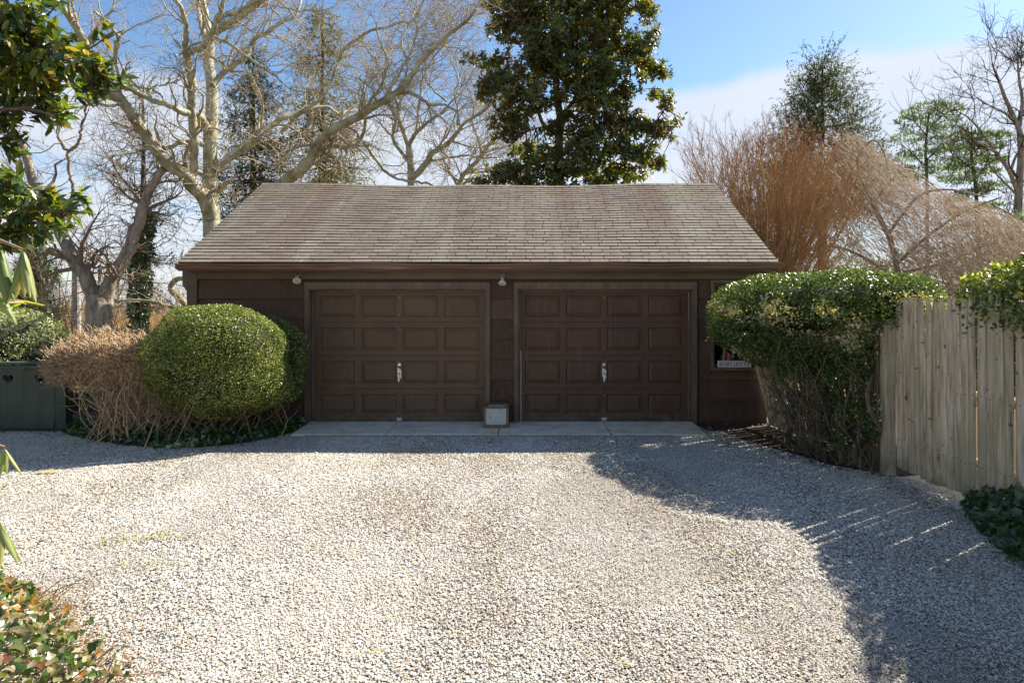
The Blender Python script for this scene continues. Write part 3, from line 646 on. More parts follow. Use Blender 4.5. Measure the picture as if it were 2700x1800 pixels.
# flood lamps under the eave
M_lens = simple('lamp_lens', (.42, .40, .28), (.60, .58, .46), 30, .2, bump=.3, bd=.003)
def flood(px, py, axis, lab):
    b = at(px, py, YW-.05); th = thing('flood_lamp', lab, 'lamp', tuple(b), 'flood lamps under the garage eave')
    ax = Vector(axis).normalized()
    mt = MB(); mt.lathe((b.x, YW-.035, b.z), (0, -1, 0), [(0, .038), (.012, .038), (.022, .024)], 14); mt.obj('mounting_plate', M_steel, th)
    s0 = b+Vector((0, -.01, 0)); so = MB(); so.lathe(s0-ax*.01, ax, [(0, .018), (.005, .026), (.055, .026), (.06, .022)], 14); so.obj('socket', M_steel, th)
    q = s0+ax*.05; bl = MB(); bl.lathe(q, ax, [(0, .018), (.02, .026), (.04, .036), (.075, .056), (.085, .061), (.092, .060), (.094, .054)], 22); bl.obj('bulb', M_white, th)
    le = MB(); le.lathe(q+ax*.0945, ax, [(0, .0535), (.002, .045), (.004, .02)], 22); le.obj('lens', M_lens, th)
flood(784, 726, (.22, -.72, -.66), 'white flood lamp under the eave, left of the first garage door')
flood(1325.5, 728, (-.03, -.52, -.85), 'white flood lamp under the eave, between the two garage doors')

# concrete apron, four slabs
t = NT('old_concrete'); v = t.pos(); c_ = t.ramp(t.noise(v, 5, 6, .6), [(.3, (.58, .49, .36)), (.7, (.80, .69, .52))]); pk = t.noise(v, 38, 4, .7)
c_ = t.mix(t.ramp(pk, [(.60, 0.), (.70, .8)]), c_, (.10, .09, .075)); stn = t.noise(v, 1.7, 5, .65); c_ = t.mix(t.ramp(stn, [(.52, 0.), (.70, .55)]), c_, (.24, .19, .13)); M_conc = t.done(t.bsdf(c_, .9, spec=.2, normal=t.bump(pk, .5, .008)))
ap = thing('concrete_apron', None, None, (-.3, 9.8, 0)); tag(ap, 'pale concrete apron slabs in front of the garage doors', kind='structure')
ed = [(-3.345, -3.40), (-1.975, -1.99), (-.352, -.36), (1.278, 1.285), (2.66, 2.655)]
edb = [-3.36, -1.975, -.352, 1.278, 2.68]
for i in range(4):
    fx0, fx1 = ed[i][0]+.008, ed[i+1][0]-.008; bx0, bx1 = edb[i]+.006, edb[i+1]-.006; f_ = 9.30
    if i == 0: fx0 = -3.335; bx0 = -3.36
    sl = MB(); sl.add([(fx0, f_, -.02), (fx1, f_, -.02), (bx1, 10.24, -.02), (bx0, 10.24, -.02), (fx0, f_, .022), (fx1, f_, .022), (bx1, 10.24, .011+.028), (bx0, 10.24, .039)],
                      [(0, 3, 2, 1), (4, 5, 6, 7), (0, 1, 5, 4), (1, 2, 6, 5), (2, 3, 7, 6), (3, 0, 4, 7)])
    sl.obj('slab', M_conc, ap, bevel=.006)
# trench drain grating in front of the apron
dr = thing('trench_drain', 'narrow grey metal drain grating along the apron edge', 'drain', (-.4, 9.24, 0))
fr = MB(); fr.box(-3.15, 2.15, 9.205, 9.215, -.01, .012); fr.box(-3.15, 2.15, 9.275, 9.285, -.01, .012); fr.obj('frame', M_steel, dr)
M_gr = simple('grating_steel', (.20, .21, .22), (.34, .35, .37), 20, .5, metal=.5)
gb = MB()
for i in range(132): x = -3.13+i*.04; gb.box(x, x+.016, 9.2155, 9.2745, .0, .010)
gb.obj('grating', M_gr, dr, kind='stuff')
MB().box(-3.15, 2.15, 9.216, 9.274, -.012, -.004).obj('channel', M_dark, dr)

# planter box
M_cop = simple('weathered_brown_wood', (.11, .065, .032), (.25, .16, .085), 14, .55, (1, 1, .3), .3, .003)
pb = thing('planter_box', 'square wooden planter box with white side panels between the garage doors', 'planter', (-.4, 9.9, .03))
px0, px1, py0, py1, pz0, pz1 = -.588, -.212, 9.72, 10.09, .032, .345
cn = MB()
for x in (px0, px1-.034):
    for y in (py0, py1-.034): cn.box(x, x+.034, y, y+.034, pz0+.021, pz1-.021)
cn.obj('corner_post', M_cop, pb, bevel=.003)
def ringbox(x0, x1, y0, y1, z0, z1, w_):
    r_ = MB(); r_.box(x0, x1, y0, y0+w_, z0, z1); r_.box(x0, x1, y1-w_, y1, z0, z1); r_.box(x0, x0+w_, y0+w_, y1-w_, z0, z1); r_.box(x1-w_, x1, y0+w_, y1-w_, z0, z1); return r_
ringbox(px0-.012, px1+.012, py0-.012, py1+.012, pz1-.02, pz1, .044).obj('rim', M_cop, pb, bevel=.003)
ringbox(px0-.010, px1+.010, py0-.010, py1+.010, pz0, pz0+.02, .03).obj('base_rail', M_cop, pb, bevel=.003)
ringbox(px0+.006, px1-.006, py0+.006, py1-.006, pz0+.0205, pz0+.045, .02).obj('lower_rail', M_cop, pb)
t = NT('chipped_white_panel'); v = t.pos(); pp = t.noise(v, 16, 4, .65); M_panel = t.done(t.bsdf(t.ramp(pp, [(.30, (.16, .17, .16)), (.38, (.42, .44, .40)), (.7, (.52, .54, .49))]), .5, normal=t.bump(pp, .2, .003)))
def rrect(x0, x1, z0, z1, r, k=4):
    o = []
    for cx_, cz_, a0 in ((x1-r, z1-r, 0), (x0+r, z1-r, 90), (x0+r, z0+r, 180), (x1-r, z0+r, 270)):
        for i in range(k+1): u = math.radians(a0+90*i/k); o.append((cx_+r*math.cos(u), cz_+r*math.sin(u)))
    return o
MB().prism(rrect(px0+.036, px1-.036, pz0+.05, pz1-.022, .018), 'y', py0+.008, py0+.02).obj('panel', M_panel, pb)
MB().prism(rrect(px0+.036, px1-.036, pz0+.05, pz1-.022, .018), 'y', py1-.02, py1-.008).obj('panel', M_panel, pb)
M_blue = simple('blue_grey_panel', (.22, .33, .45), (.40, .50, .60), 12, .4)
MB().prism(rrect(py0+.036, py1-.036, pz0+.05, pz1-.022, .018), 'x', px1-.02, px1-.008).obj('panel', M_blue, pb)['label'] = 'blue-grey side panel'
MB().prism(rrect(py0+.036, py1-.036, pz0+.05, pz1-.022, .018), 'x', px0+.008, px0+.02).obj('panel', M_panel, pb)
MB().box(px0+.03, px1-.03, py0+.03, py1-.03, pz0+.022, pz0+.2).obj('soil', M_mulch, pb)
# ------------------------------------------------------------------ stockade fence along the right side
t = NT('weathered_fence_wood'); v = t.pos((1, 1, .07), local=True); oi = t.n('ObjectInfo').outputs['Random']
vv = t.n('VectorMath', operation='ADD'); t.t.links.new(v, vv.inputs[0]); cx3 = t.n('CombineXYZ'); t.set(cx3.inputs[0], t.math('MULTIPLY', oi, 37.0)); t.set(cx3.inputs[1], t.math('MULTIPLY', oi, 11.0)); t.t.links.new(cx3.outputs[0], vv.inputs[1])
gf_ = t.noise(vv.outputs[0], 34, 5, .65)
lv = t.pos((1, 1, 1), local=True); v2 = t.n('VectorMath', operation='ADD'); t.t.links.new(lv, v2.inputs[0]); t.t.links.new(cx3.outputs[0], v2.inputs[1])
col = t.ramp(gf_, [(.30, (.21, .165, .11)), (.47, (.46, .395, .29)), (.72, (.66, .585, .46))])
tone = t.ramp(oi, [(0, (.80, .76, .70)), (.4, (1, 1, 1)), (.7, (.92, .84, .70)), (1, (1.05, 1.02, .98))]); col = t.mix(1.0, col, tone, 'MULTIPLY')
kn = t.noise(v2.outputs[0], 13, 2, .4); col = t.mix(t.ramp(kn, [(.68, 0.), (.72, .75)]), col, (.06, .045, .03))
ms_ = t.noise(t.pos((1, 1, .5)), 1.6, 4, .6); col = t.mix(t.ramp(ms_, [(.48, 0.), (.66, .6)]), col, (.28, .26, .15)); zf = t.n('SeparateXYZ'); t.t.links.new(t.n('NewGeometry').outputs['Position'], zf.inputs[0]); col = t.mix(t.math('MULTIPLY', t.ramp(zf.outputs[2], [(.05, .8), (.42, .0)]), t.ramp(t.noise(t.pos(), 6, 4), [(.35, 0.), (.6, 1.)])), col, (.16, .15, .085)); st_ = t.noise(t.pos((1, 9, .6)), 2.0, 4, .6); col = t.mix(t.ramp(st_, [(.52, 0.), (.66, .45)]), col, (.30, .215, .13))
M_fence = t.done(t.bsdf(col, .85, spec=.15, normal=t.bump(gf_, .7, .004)))
def picket(w_, h, flat=False):
    """rounded stockade picket, local x = width, +y = outward face, pointed top"""
    n = 4; prof = [(-w_/2, -.006)]+[(-w_/2*math.cos(math.pi*i/n), (.010 if flat else .020)*math.sin(math.pi*i/n)+.004) for i in range(n+1)]+[(w_/2, -.006)]
    prof = [(-w_/2, -.006), (-w_/2, .004), (-w_*.30, .014 if flat else .018), (0, .016 if flat else .024), (w_*.30, .014 if flat else .018), (w_/2, .004), (w_/2, -.006)]
    vs = []; k = len(prof)
    for z, sc in ((0, 1), (h-.15, 1), (h-.075, .66), (h, .12)):
        vs += [(x*sc, y, z) for x, y in prof]
    fs = []
    for r in range(3):
        for i in range(k): j = (i+1) % k; fs.append((r*k+i, r*k+j, (r+1)*k+j, (r+1)*k+i))
    fs += [tuple(range(k-1, -1, -1)), tuple(range(3*k, 4*k))]
    return mesh('board', vs, fs, M_fence)
fen = thing('stockade_fence', 'tall weathered grey stockade fence with pointed boards on the right', 'fence', (4.14, 5, 0))
g = random.Random(11)
vari = [picket(w_, h) for w_, h in ((.098, 1.86), (.092, 1.90), (.104, 1.83), (.088, 1.88))]
FX = lambda y: float(np.interp(y, [-3, 5, 7.2, 8.6, 10.2], [4.17, 4.17, 4.11, 4.0, 3.83]))
FL = lambda y: float(np.interp(y, [-3, 5, 7.1, 8.2, 10.2], [.0, .0, .01, .13, .25]))
y = 7.105; k = 0; nails = MB()
while y > -1.5:
    wid = (.098, .092, .104, .088)[k % 4]*(1.12 if y < 5.95 else 1)
    gap = g.choice([.001, .002, .003, .005, .009]); vb = vari[k % 4]
    zb = g.uniform(.075, .12) if y > 5.85 else g.uniform(.01, .03)
    o = obj('board', vb, fen, (FX(y)+g.uniform(-.004, .004), y-wid/2, zb), (-FL(y)+g.uniform(-.004, .004), g.uniform(-.012, .012)+(.006 if 5.6 < y < 6.3 else 0), math.radians(90)+g.uniform(-.03, .03)))
    o.scale = (1.12 if y < 5.95 else 1, 1, ((1.985 if y < 5.95 else 1.945)+g.uniform(-.014, .014)-zb)/(1.86, 1.90, 1.83, 1.88)[k % 4])
    for zn in (.42, 1.04, 1.59):
        for dn_ in (-.024, .022):
            yn, xn, hn = y-wid/2+dn_+g.uniform(-.006, .006), FX(y)-.026, zn+g.uniform(-.02, .02); nails.box(xn, xn+.008, yn-.003, yn+.003, hn-.004, hn+.004)
    y -= wid+gap; k += 1
nails.obj('nail_heads', simple('rusty_nails', (.03, .022, .018), (.09, .05, .03), 40, .8), fen, kind='stuff')
y = 7.42
while y < 10.12:
    vb = vari[k % 4]; wid = (.098, .092, .104, .088)[k % 4]
    o = obj('board', vb, fen, (FX(y), y, g.uniform(.01, .05)), (-FL(y)+g.uniform(-.01, .01), g.uniform(-.01, .01), math.radians(90)+math.atan2(.1, 1)*0))
    o.scale = (1, 1, .99); y += wid+g.choice([.002, .004, .007]); k += 1
pst = MB(); pst.box(3.985, 4.10, 7.10, 7.215, -.05, 1.72); pst.obj('post', M_fence, fen, bevel=.008)
pst = MB(); pst.box(4.03, 4.055, 7.225, 7.35, -.02, 1.70); pst.obj('board', M_fence, fen, bevel=.004)
for yy_ in (4.75, 2.35, 0.0): MB().box(4.20, 4.29, yy_, yy_+.09, -.05, 1.78).obj('post', M_fence, fen, bevel=.006)
for z in (.38, 1.0, 1.55):
    MB().box(4.183, 4.235, -1.5, 7.1, z, z+.075).obj('rail', M_fence, fen, bevel=.006)
    r_ = MB(); xa, xb = FX(7.4)-z*math.sin(FL(7.4))+.012, FX(10.1)-z*math.sin(FL(10.1))+.012
    r_.add([(xa, 7.37, z), (xa+.05, 7.37, z), (xb+.05, 10.1, z), (xb, 10.1, z), (xa, 7.37, z+.07), (xa+.05, 7.37, z+.07), (xb+.05, 10.1, z+.07), (xb, 10.1, z+.07)],
           [(0, 1, 2, 3), (4, 7, 6, 5), (0, 4, 5, 1), (1, 5, 6, 2), (2, 6, 7, 3), (3, 7, 4, 0)]); r_.obj('rail', M_fence, fen)
# rusty hook hanging on the fence
hk = MB(); yh = 5.93
for i in range(12):
    a, b = 2*math.pi*i/12, 2*math.pi*(i+1)/12
    hk.cyl((4.135, yh+.018*math.sin(a), .96+.022*math.cos(a)), (4.135, yh+.018*math.sin(b), .96+.022*math.cos(b)), .0035, k=5, cap=False)
hk.cyl((4.135, yh, .98), (4.135, yh+.01, 1.05), .0035, k=5)
M_rust = simple('rusty_iron', (.08, .035, .02), (.16, .075, .04), 30, .8)
tag(hk.obj('wire_ring', M_rust), 'small rusty wire ring hanging on a fence board', 'hook')

# ------------------------------------------------------------------ green gate with heart cut-outs (left)
M_gate = simple('dark_green_paint', (.034, .050, .036), (.058, .078, .054), 5, .5, (1, 1, .3), .12, .003)
gt = thing('garden_gate', 'low dark green board gate with heart cut-outs at the left edge', 'gate', (-7.3, 9.8, 0))
YG = 9.80
def heart(cx_, cz_, s_):
    o = []
    for i in range(28):
        u = 2*math.pi*i/28; o.append((cx_+s_*16*math.sin(u)**3/17, cz_+s_*(13*math.cos(u)-5*math.cos(2*u)-2*math.cos(3*u)-math.cos(4*u))/17))
    return o
def gz(x): return 1.03+.012*(x+7.3)
# boards; each pair shares a heart, cut through the joint: clip polygons by hand on a grid-free outline
xb = [-8.9, -8.37, -8.12, -7.84, -7.47, -7.23, -6.97]   # joints at D x = 23, 98?, hearts centred on joints
hearts = [-7.80, -7.31]
xb = [-8.95, -8.66, -8.38, -8.09, -7.80, -7.555, -7.31, -7.085]
def board_with_notch(x0, x1, hc, side):
    """board x0..x1, half heart cut out of its left (-1) or right (+1) edge, thickness 4 cm"""
    z0, z1 = .085, gz((x0+x1)/2)-.06; s_ = .088; hz = .755
    hp = heart(hc, hz, s_)
    if side > 0: arc_ = [p for p in hp[14:]]+[hp[0]]; arc_ = sorted([p for p in hp if p[0] <= hc+1e-6], key=lambda p: hp.index(p)); 
    # left half of the heart runs bottom -> notch for side>0, right half notch -> bottom for side<0
    if side > 0: half = hp[14:]+[hp[0]]; half = [(min(p[0], hc), p[1]) for p in half]; out_ = [(x0+.0015, z0), (hc-.0015, z0)]+[(p[0]-.0015, p[1]) for p in half]+[(hc-.0015, z1), (x0+.0015, z1)]
    else: half = hp[0:15]; half = [(max(p[0], hc), p[1]) for p in half]; out_ = [(x1-.0015, z0), (x1-.0015, z1), (hc+.0015, z1)]+[(p[0]+.0015, p[1]) for p in half]+[(hc+.0015, z0)]
    return out_
def solid(poly, y0, y1):
    m_ = bpy.data.meshes.new('board'); import bmesh
    b = bmesh.new(); vs = [b.verts.new((x, y0, z)) for x, z in poly]; f_ = b.faces.new(vs)
    r_ = bmesh.ops.extrude_face_region(b, geom=[f_]); bmesh.ops.translate(b, verts=[e for e in r_['geom'] if isinstance(e, bmesh.types.BMVert)], vec=(0, y1-y0, 0))
    bmesh.ops.triangulate(b, faces=[f for f in b.faces if len(f.verts) > 4]); bmesh.ops.recalc_face_normals(b, faces=b.faces[:]); b.to_mesh(m_); b.free(); m_.materials.append(M_gate); return m_
for i in range(7):
    x0, x1 = xb[i], xb[i+1]
    if x1 in hearts: pl = board_with_notch(x0, x1, x1, 1)
    elif x0 in hearts: pl = board_with_notch(x0, x1, x0, -1)
    else: z1 = gz((x0+x1)/2)-.06; pl = [(x0+.0015, .085), (x1-.0015, .085), (x1-.0015, z1), (x0+.0015, z1)]
    obj('board', solid(pl, YG, YG+.042), gt)
for i in range(-3, 0):
    x0, x1 = -8.95+.28*i, -8.95+.28*(i+1); obj('board', solid([(x0+.0015, .085), (x1-.0015, .085), (x1-.0015, .95), (x0+.0015, .95)], YG, YG+.042), gt)
cp = MB(); cp.prism([(YG-.03, 0), (YG+.075, 0), (YG+.075, .03), (YG+.02, .045), (YG-.03, .03)], 'x', -9.8, -7.085)
cp.v = [(x, y, z+gz(x)-.045) for x, y, z in cp.v]; cp.obj('cap_rail', M_gate, gt, bevel=.003)
cp = MB(); cp.box(-9.8, -7.085, YG-.016, YG-.001, 0, .05); cp.v = [(x, y, z+gz(x)-.115) for x, y, z in cp.v]; cp.obj('top_rail', M_gate, gt, bevel=.002)
MB().box(-9.8, -7.085, YG-.02, YG-.001, .045, .12).obj('bottom_rail', M_gate, gt, bevel=.003)
MB().box(-9.8, -7.085, YG-.028, YG+.04, .02, .044).obj('bottom_rail', M_gate, gt, bevel=.003)
gp = thing('gate_post', 'square dark green post at the right end of the gate', 'post', (-7.0, 9.85, 0))
MB().box(-7.075, -6.915, YG-.01, YG+.16, -.05, 1.0).obj('post_shaft', M_gate, gp, bevel=.006)
MB().box(-7.084, -6.90, YG-.028, YG+.178, 1.0, 1.03).obj('post_cap', M_gate, gp, bevel=.004)
hg = MB(); hg.prism([(-7.52, .885), (-7.48, .878), (-7.09, .872), (-7.09, .898), (-7.48, .892)], 'y', YG-.008, YG-.0205+.002); hg.v = [(x, y-.012, z+.02) for x, y, z in hg.v]
hg.lathe((-7.52, YG-.022, .905), (0, -1, 0), [(0, .024), (.004, .022), (.008, .012)], 14); hg.obj('strap_hinge', M_rust, gt)

# ------------------------------------------------------------------ foliage materials
G1, G2, G3 = (.030, .058, .014), (.065, .115, .022), (.14, .20, .035)
M_box = leaf_mat('boxwood_leaf', [(0, (.028, .058, .012)), (.38, (.085, .135, .020)), (.75, (.26, .30, .05)), (1, (.55, .53, .24))], .34, .38, spec=.6)
M_boxd = leaf_mat('dark_boxwood_leaf', [(0, (.025, .05, .016)), (.6, (.05, .095, .026)), (1, (.12, .18, .05))], .35, .25)
M_hedge = leaf_mat('hedge_leaf', [(0, (.035, .070, .018)), (.5, (.080, .130, .028)), (.80, (.15, .19, .05)), (.90, (.40, .38, .17)), (1, (.62, .56, .32))], .36, .32, spec=.5, tcol=(1.7, 1.6, .45))
M_cream = leaf_mat('variegated_leaf', [(0, (.10, .15, .04)), (.35, (.42, .42, .22)), (1, (.68, .66, .44))], .45, .22, tcol=(1.05, 1.05, .8))
M_ivy = leaf_mat('ivy_leaf', [(0, (.025, .055, .018)), (.5, (.055, .105, .030)), (.85, (.07, .12, .035)), (1, (.16, .16, .05))], .3, .2, spec=.6)
M_ivys = leaf_mat('sunburnt_ivy_leaf', [(0, (.035, .075, .014)), (.40, (.10, .15, .03)), (.60, (.25, .22, .10)), (.80, (.42, .35, .24)), (.90, (.40, .20, .04)), (1, (.22, .08, .04))], .28, .35, spec=.8)
M_mag = leaf_mat('magnolia_leaf', [(0, (.035, .062, .028)), (.55, (.065, .105, .035)), (.85, (.13, .15, .03)), (1, (.30, .22, .04))], .38, .36, back=(.22, .125, .05), spec=.5, tcol=(2.9, 2.5, .5))
M_magn = leaf_mat('near_magnolia_leaf', [(0, (.030, .062, .028)), (.5, (.065, .115, .035)), (.8, (.18, .22, .03)), (1, (.32, .20, .05))], .26, .30, back=(.13, .125, .035), spec=.75, tcol=(2.1, 2.2, .4))
M_need = leaf_mat('spruce_needles', [(0, (.035, .065, .03)), (.6, (.085, .12, .04)), (1, (.22, .21, .06))], .6, .2, spec=.2)
M_needg = leaf_mat('golden_conifer_needles', [(0, (.08, .09, .03)), (.5, (.22, .20, .055)), (1, (.42, .34, .11))], .6, .3, spec=.2)
M_pine = leaf_mat('pine_needles', [(0, (.09, .15, .09)), (.6, (.18, .25, .13)), (1, (.32, .36, .18))], .6, .25, spec=.2)
M_yel = leaf_mat('yellow_green_leaf', [(0, (.12, .18, .012)), (.5, (.28, .34, .02)), (1, (.5, .5, .05))], .4, .45)
M_dry = leaf_mat('dry_grass', [(0, (.17, .11, .045)), (.5, (.34, .23, .10)), (1, (.50, .38, .19))], .8, .3, spec=.1, tcol=(1.3, 1.0, .7))
M_twig = bark_mat('tan_twig', (.16, .105, .065), (.34, .24, .16), 30, bump=.2)
M_twigd = bark_mat('dark_twig', (.045, .030, .020), (.12, .085, .055), 30, bump=.2)
M_deadt = NT('dead_hedge_twig'); t = M_deadt; f = t.noise(t.pos(), 26, 4, .7); z_ = t.n('SeparateXYZ'); t.t.links.new(t.n('NewGeometry').outputs['Position'], z_.inputs[0])
M_deadt = t.done(t.bsdf(t.ramp(f, [(.3, (.22, .145, .08)), (.5, (.46, .32, .19)), (.7, (.70, .56, .39))]), .8, spec=.2))
M_stem = bark_mat('hedge_stem', (.075, .055, .038), (.22, .17, .115), 18, bump=.5, moss=(.10, .11, .045))
M_syc = None
t = NT('sycamore_bark'); v = t.pos(); f = t.noise(v, 3.2, 5, .6); col = t.ramp(f, [(.35, (.22, .20, .115)), (.48, (.34, .32, .21)), (.64, (.50, .49, .39))])
f3 = t.noise(v, 14, 4, .6); col = t.mix(t.ramp(f3, [(.60, 0.), (.66, .5)]), col, (.20, .16, .09)); M_syc = t.done(t.bsdf(col, .75, spec=.2, normal=t.bump(f, .4, .02)))
M_syct = bark_mat('sycamore_twig', (.26, .21, .13), (.46, .39, .27), 8, bump=.1)
M_bark = bark_mat('grey_brown_bark', (.15, .115, .085), (.44, .37, .29), 9, (1, 1, .35), 1.0, .04)
M_barkd = bark_mat('dark_bark', (.05, .038, .028), (.14, .11, .08), 8)
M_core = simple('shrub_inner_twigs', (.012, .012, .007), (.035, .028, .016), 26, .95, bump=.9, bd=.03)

def leafy(name, P, Nn, L_, W_, kind, mat, parent, tilt=.6, up=.0, g=rng, stuff=True, r=None):
    n = len(P); D = np.cross(Nn, unit(n, g)); D /= np.linalg.norm(D, axis=1, keepdims=True)+1e-9
    D = D+Nn*g.uniform(0, tilt*1.6, n)[:, None]; D[:, 2] += up; N2 = Nn+.55*g.normal(size=(n, 3))
    Lg = g.uniform(.65, 1.2, n)*L_; v, f, r2 = leaves(P, D, N2, Lg, Lg*W_/L_, kind, r, g)
    o = obj(name, mesh(name, v, f, mat, attr=r2), parent)
    if stuff: o['kind'] = 'stuff'
    return o
def tubeobj(name, parts, mat, parent, kind='stuff', k=3):
    v, q = merge([tubes(p, r, k) for p, r in parts]); o = obj(name, mesh(name, v, q, mat, smooth=True), parent)
    if kind: o['kind'] = kind
    return o
def stems(base, tips, r0, r1, g, S=7, bend=.12):
    b = np.asarray(base, float); e = np.asarray(tips, float); n = len(b); u = np.linspace(0, 1, S)[None, :, None]
    P = b[:, None]*(1-u)+e[:, None]*u; off = g.normal(size=(n, 3)); off[:, 2] *= .3
    P = P+off[:, None]*bend*np.sin(u*np.pi)+g.normal(size=(n, S, 3))*bend*.12*(u > 0)
    return P, np.linspace(1, 0, S)[None]*np.asarray(r0).reshape(-1, 1)+np.linspace(0, 1, S)[None]*r1

# ------------------------------------------------------------------ round boxwoods by the left wall
gb_ = np.random.default_rng(21)
bw = thing('boxwood_shrub', 'big round clipped boxwood with bright sunlit top in front of the garage wall', 'shrub', (-4.3, 9.0, 0))
front = [(-4.26, 8.98, 1.14, .97, .76, .77), (-4.03, 8.93, .88, .84, .70, .55), (-4.70, 9.0, .98, .50, .55, .58), (-4.35, 8.80, 1.22, .60, .52, .55)]
P, Nn = blob_pts(front, 92000, .055, .055, 2.02, gb_, 5.5)
P[:, 2] = np.maximum(P[:, 2], .3)
hole = np.exp(-(((P[:, 0]+4.35)/.30)**2+((P[:, 2]-.86)/.20)**2))+np.exp(-(((P[:, 0]+4.85)/.22)**2+((P[:, 2]-.62)/.2)**2))*.8+np.exp(-(((P[:, 0]+3.9)/.4)**2+((P[:, 2]-.42)/.15)**2))*.7
keep = (gb_.random(len(P)) > hole*.85*(P[:, 1] < 8.9)); P, Nn = P[keep], Nn[keep]
leafy('foliage', P, Nn, .024, .014, 'small', M_box, bw, .9, .15, gb_)
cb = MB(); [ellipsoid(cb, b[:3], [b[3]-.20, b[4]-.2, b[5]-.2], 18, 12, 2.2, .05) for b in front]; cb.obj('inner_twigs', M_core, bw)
nb = 70; a_ = gb_.uniform(0, 2*np.pi, nb); bs = np.stack([-4.35+.35*gb_.normal(size=nb), 9.0+.2*gb_.normal(size=nb), np.full(nb, -.02)], 1)
d_ = unit(nb, gb_); tp = np.stack([-4.3+d_[:, 0]*.9, 8.98+d_[:, 1]*.72, 1.0+np.abs(d_[:, 2])*.5-.35], 1)
sP, sR = stems(bs, tp, gb_.uniform(.006, .016, nb), .003, gb_); tw = grow(sP, sR, 380, .15, .4, (20, 60), 5, .2, .05, .6, .4, g=gb_, rmin=.003, tip=.0015)
tubeobj('stem', [(sP, sR), tw], M_twig, bw)
bw2 = thing('boxwood_shrub', 'dark shaded boxwood behind the big round one, touching the garage corner of the first door', 'shrub', (-3.75, 9.65, 0))
back = [(-3.80, 9.60, 1.02, .62, .48, .70), (-4.25, 9.62, 1.1, .6, .45, .68)]
P, Nn = blob_pts(back, 30000, .06, .04, 2.2, gb_, 4.2); k_ = P[:, 1] < YW-.03; P, Nn = P[k_], Nn[k_]
leafy('foliage', P, Nn, .026, .015, 'small', M_box, bw2, .9, .15, gb_)
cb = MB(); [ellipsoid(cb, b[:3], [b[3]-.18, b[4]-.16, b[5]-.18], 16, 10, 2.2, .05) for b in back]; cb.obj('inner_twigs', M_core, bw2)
nb = 30; sP, sR = stems(np.stack([-3.95+.25*gb_.normal(size=nb), 9.6+.1*gb_.normal(size=nb), np.full(nb, -.02)], 1), np.stack([-3.9+.5*gb_.normal(size=nb), 9.55+.2*gb_.normal(size=nb), gb_.uniform(.4, .8, nb)], 1), gb_.uniform(.006, .014, nb), .004, gb_); np.minimum(sP[..., 0], -3.5, out=sP[..., 0]); np.maximum(sP[..., 0], -4.6, out=sP[..., 0])
tubeobj('stem', [(sP, sR)], M_twig, bw2)

# bare, dead clipped hedge
dh = thing('bare_hedge', 'leafless tan clipped hedge of dense dead twigs beside the green gate', 'hedge', (-6.3, 9.9, 0))
dead = [(-5.72, 9.30, 1.12, .90, .70, .36), (-6.16, 9.15, 1.07, .42, .45, .31), (-5.15, 9.35, 1.05, .5, .6, .40)]
P, Nn = blob_pts(dead, 12500, .10, .06, 2.5, gb_, 5.0); k_ = (P[:, 2] > .62); P, Nn = P[k_], Nn[k_]
n = len(P); D = Nn*.22+.9*unit(n, gb_); Ln = gb_.uniform(.07, .19, n)
mid = P+D*Ln[:, None]*.5+gb_.normal(size=(n, 3))*.014; e = P+D*Ln[:, None]*.8+gb_.normal(size=(n, 3))*.03
tubeobj('twigs', [(np.stack([P-D*Ln[:, None]*.5, P, mid, e], 1), np.tile(np.array([.0050, .0044, .0034, .0020]), (n, 1)))], M_deadt, dh)
nb = 230; bx = gb_.normal(size=nb)*.36-5.4; bs = np.stack([np.clip(bx, -6.0, -4.8), 9.2+.25*gb_.normal(size=nb), np.full(nb, -.02)], 1)
tx = gb_.uniform(-6.35, -4.8, nb); tp = np.stack([tx*.75+bs[:, 0]*.25, 9.25+.28*gb_.normal(size=nb), gb_.uniform(.85, 1.35, nb)], 1)
sP, sR = stems(bs, tp, gb_.uniform(.005, .014, nb), .003, gb_, 8, .12)
tw = grow(sP, sR, 1500, .15, .42, (20, 65), 5, .22, .08, .65, .3, g=gb_, rmin=.003, tip=.0018); [np.maximum(a[..., 0], -6.55, out=a[..., 0]) for a in (sP, tw[0])]
tubeobj('stem', [(sP, sR), tw], M_deadt, dh, k=4)
# long low branches reaching left toward the gate post
lp = [([at(330, 1060, 9.0), at(262, 1018, 8.95), at(215, 1000, 8.9), at(175, 985, 8.88), at(140, 968, 8.85)], .014), ([at(290, 1090, 9.0), at(225, 1052, 8.95), at(180, 1052, 8.9)], .012), ([at(300, 1085, 9.0), at(255, 1080, 8.95), at(230, 1065, 8.9)], .012)]
pp = [smooth_path(p, np.linspace(r, .004, len(p)), 9) for p, r in lp]
tubeobj('low_branch', [(np.stack([a for a, b in pp]), np.stack([b for a, b in pp]))], M_deadt, dh, k=5)
# fallen grey canes against the shrub
pp = [smooth_path([at(287, 1122, 9.5), at(330, 1070, 9.55), at(368, 1020, 9.6)], [.004]*3, 6), smooth_path([at(437, 1120, 9.3), at(434, 1060, 9.35), at(430, 1035, 9.4)], [.005]*3, 6)]
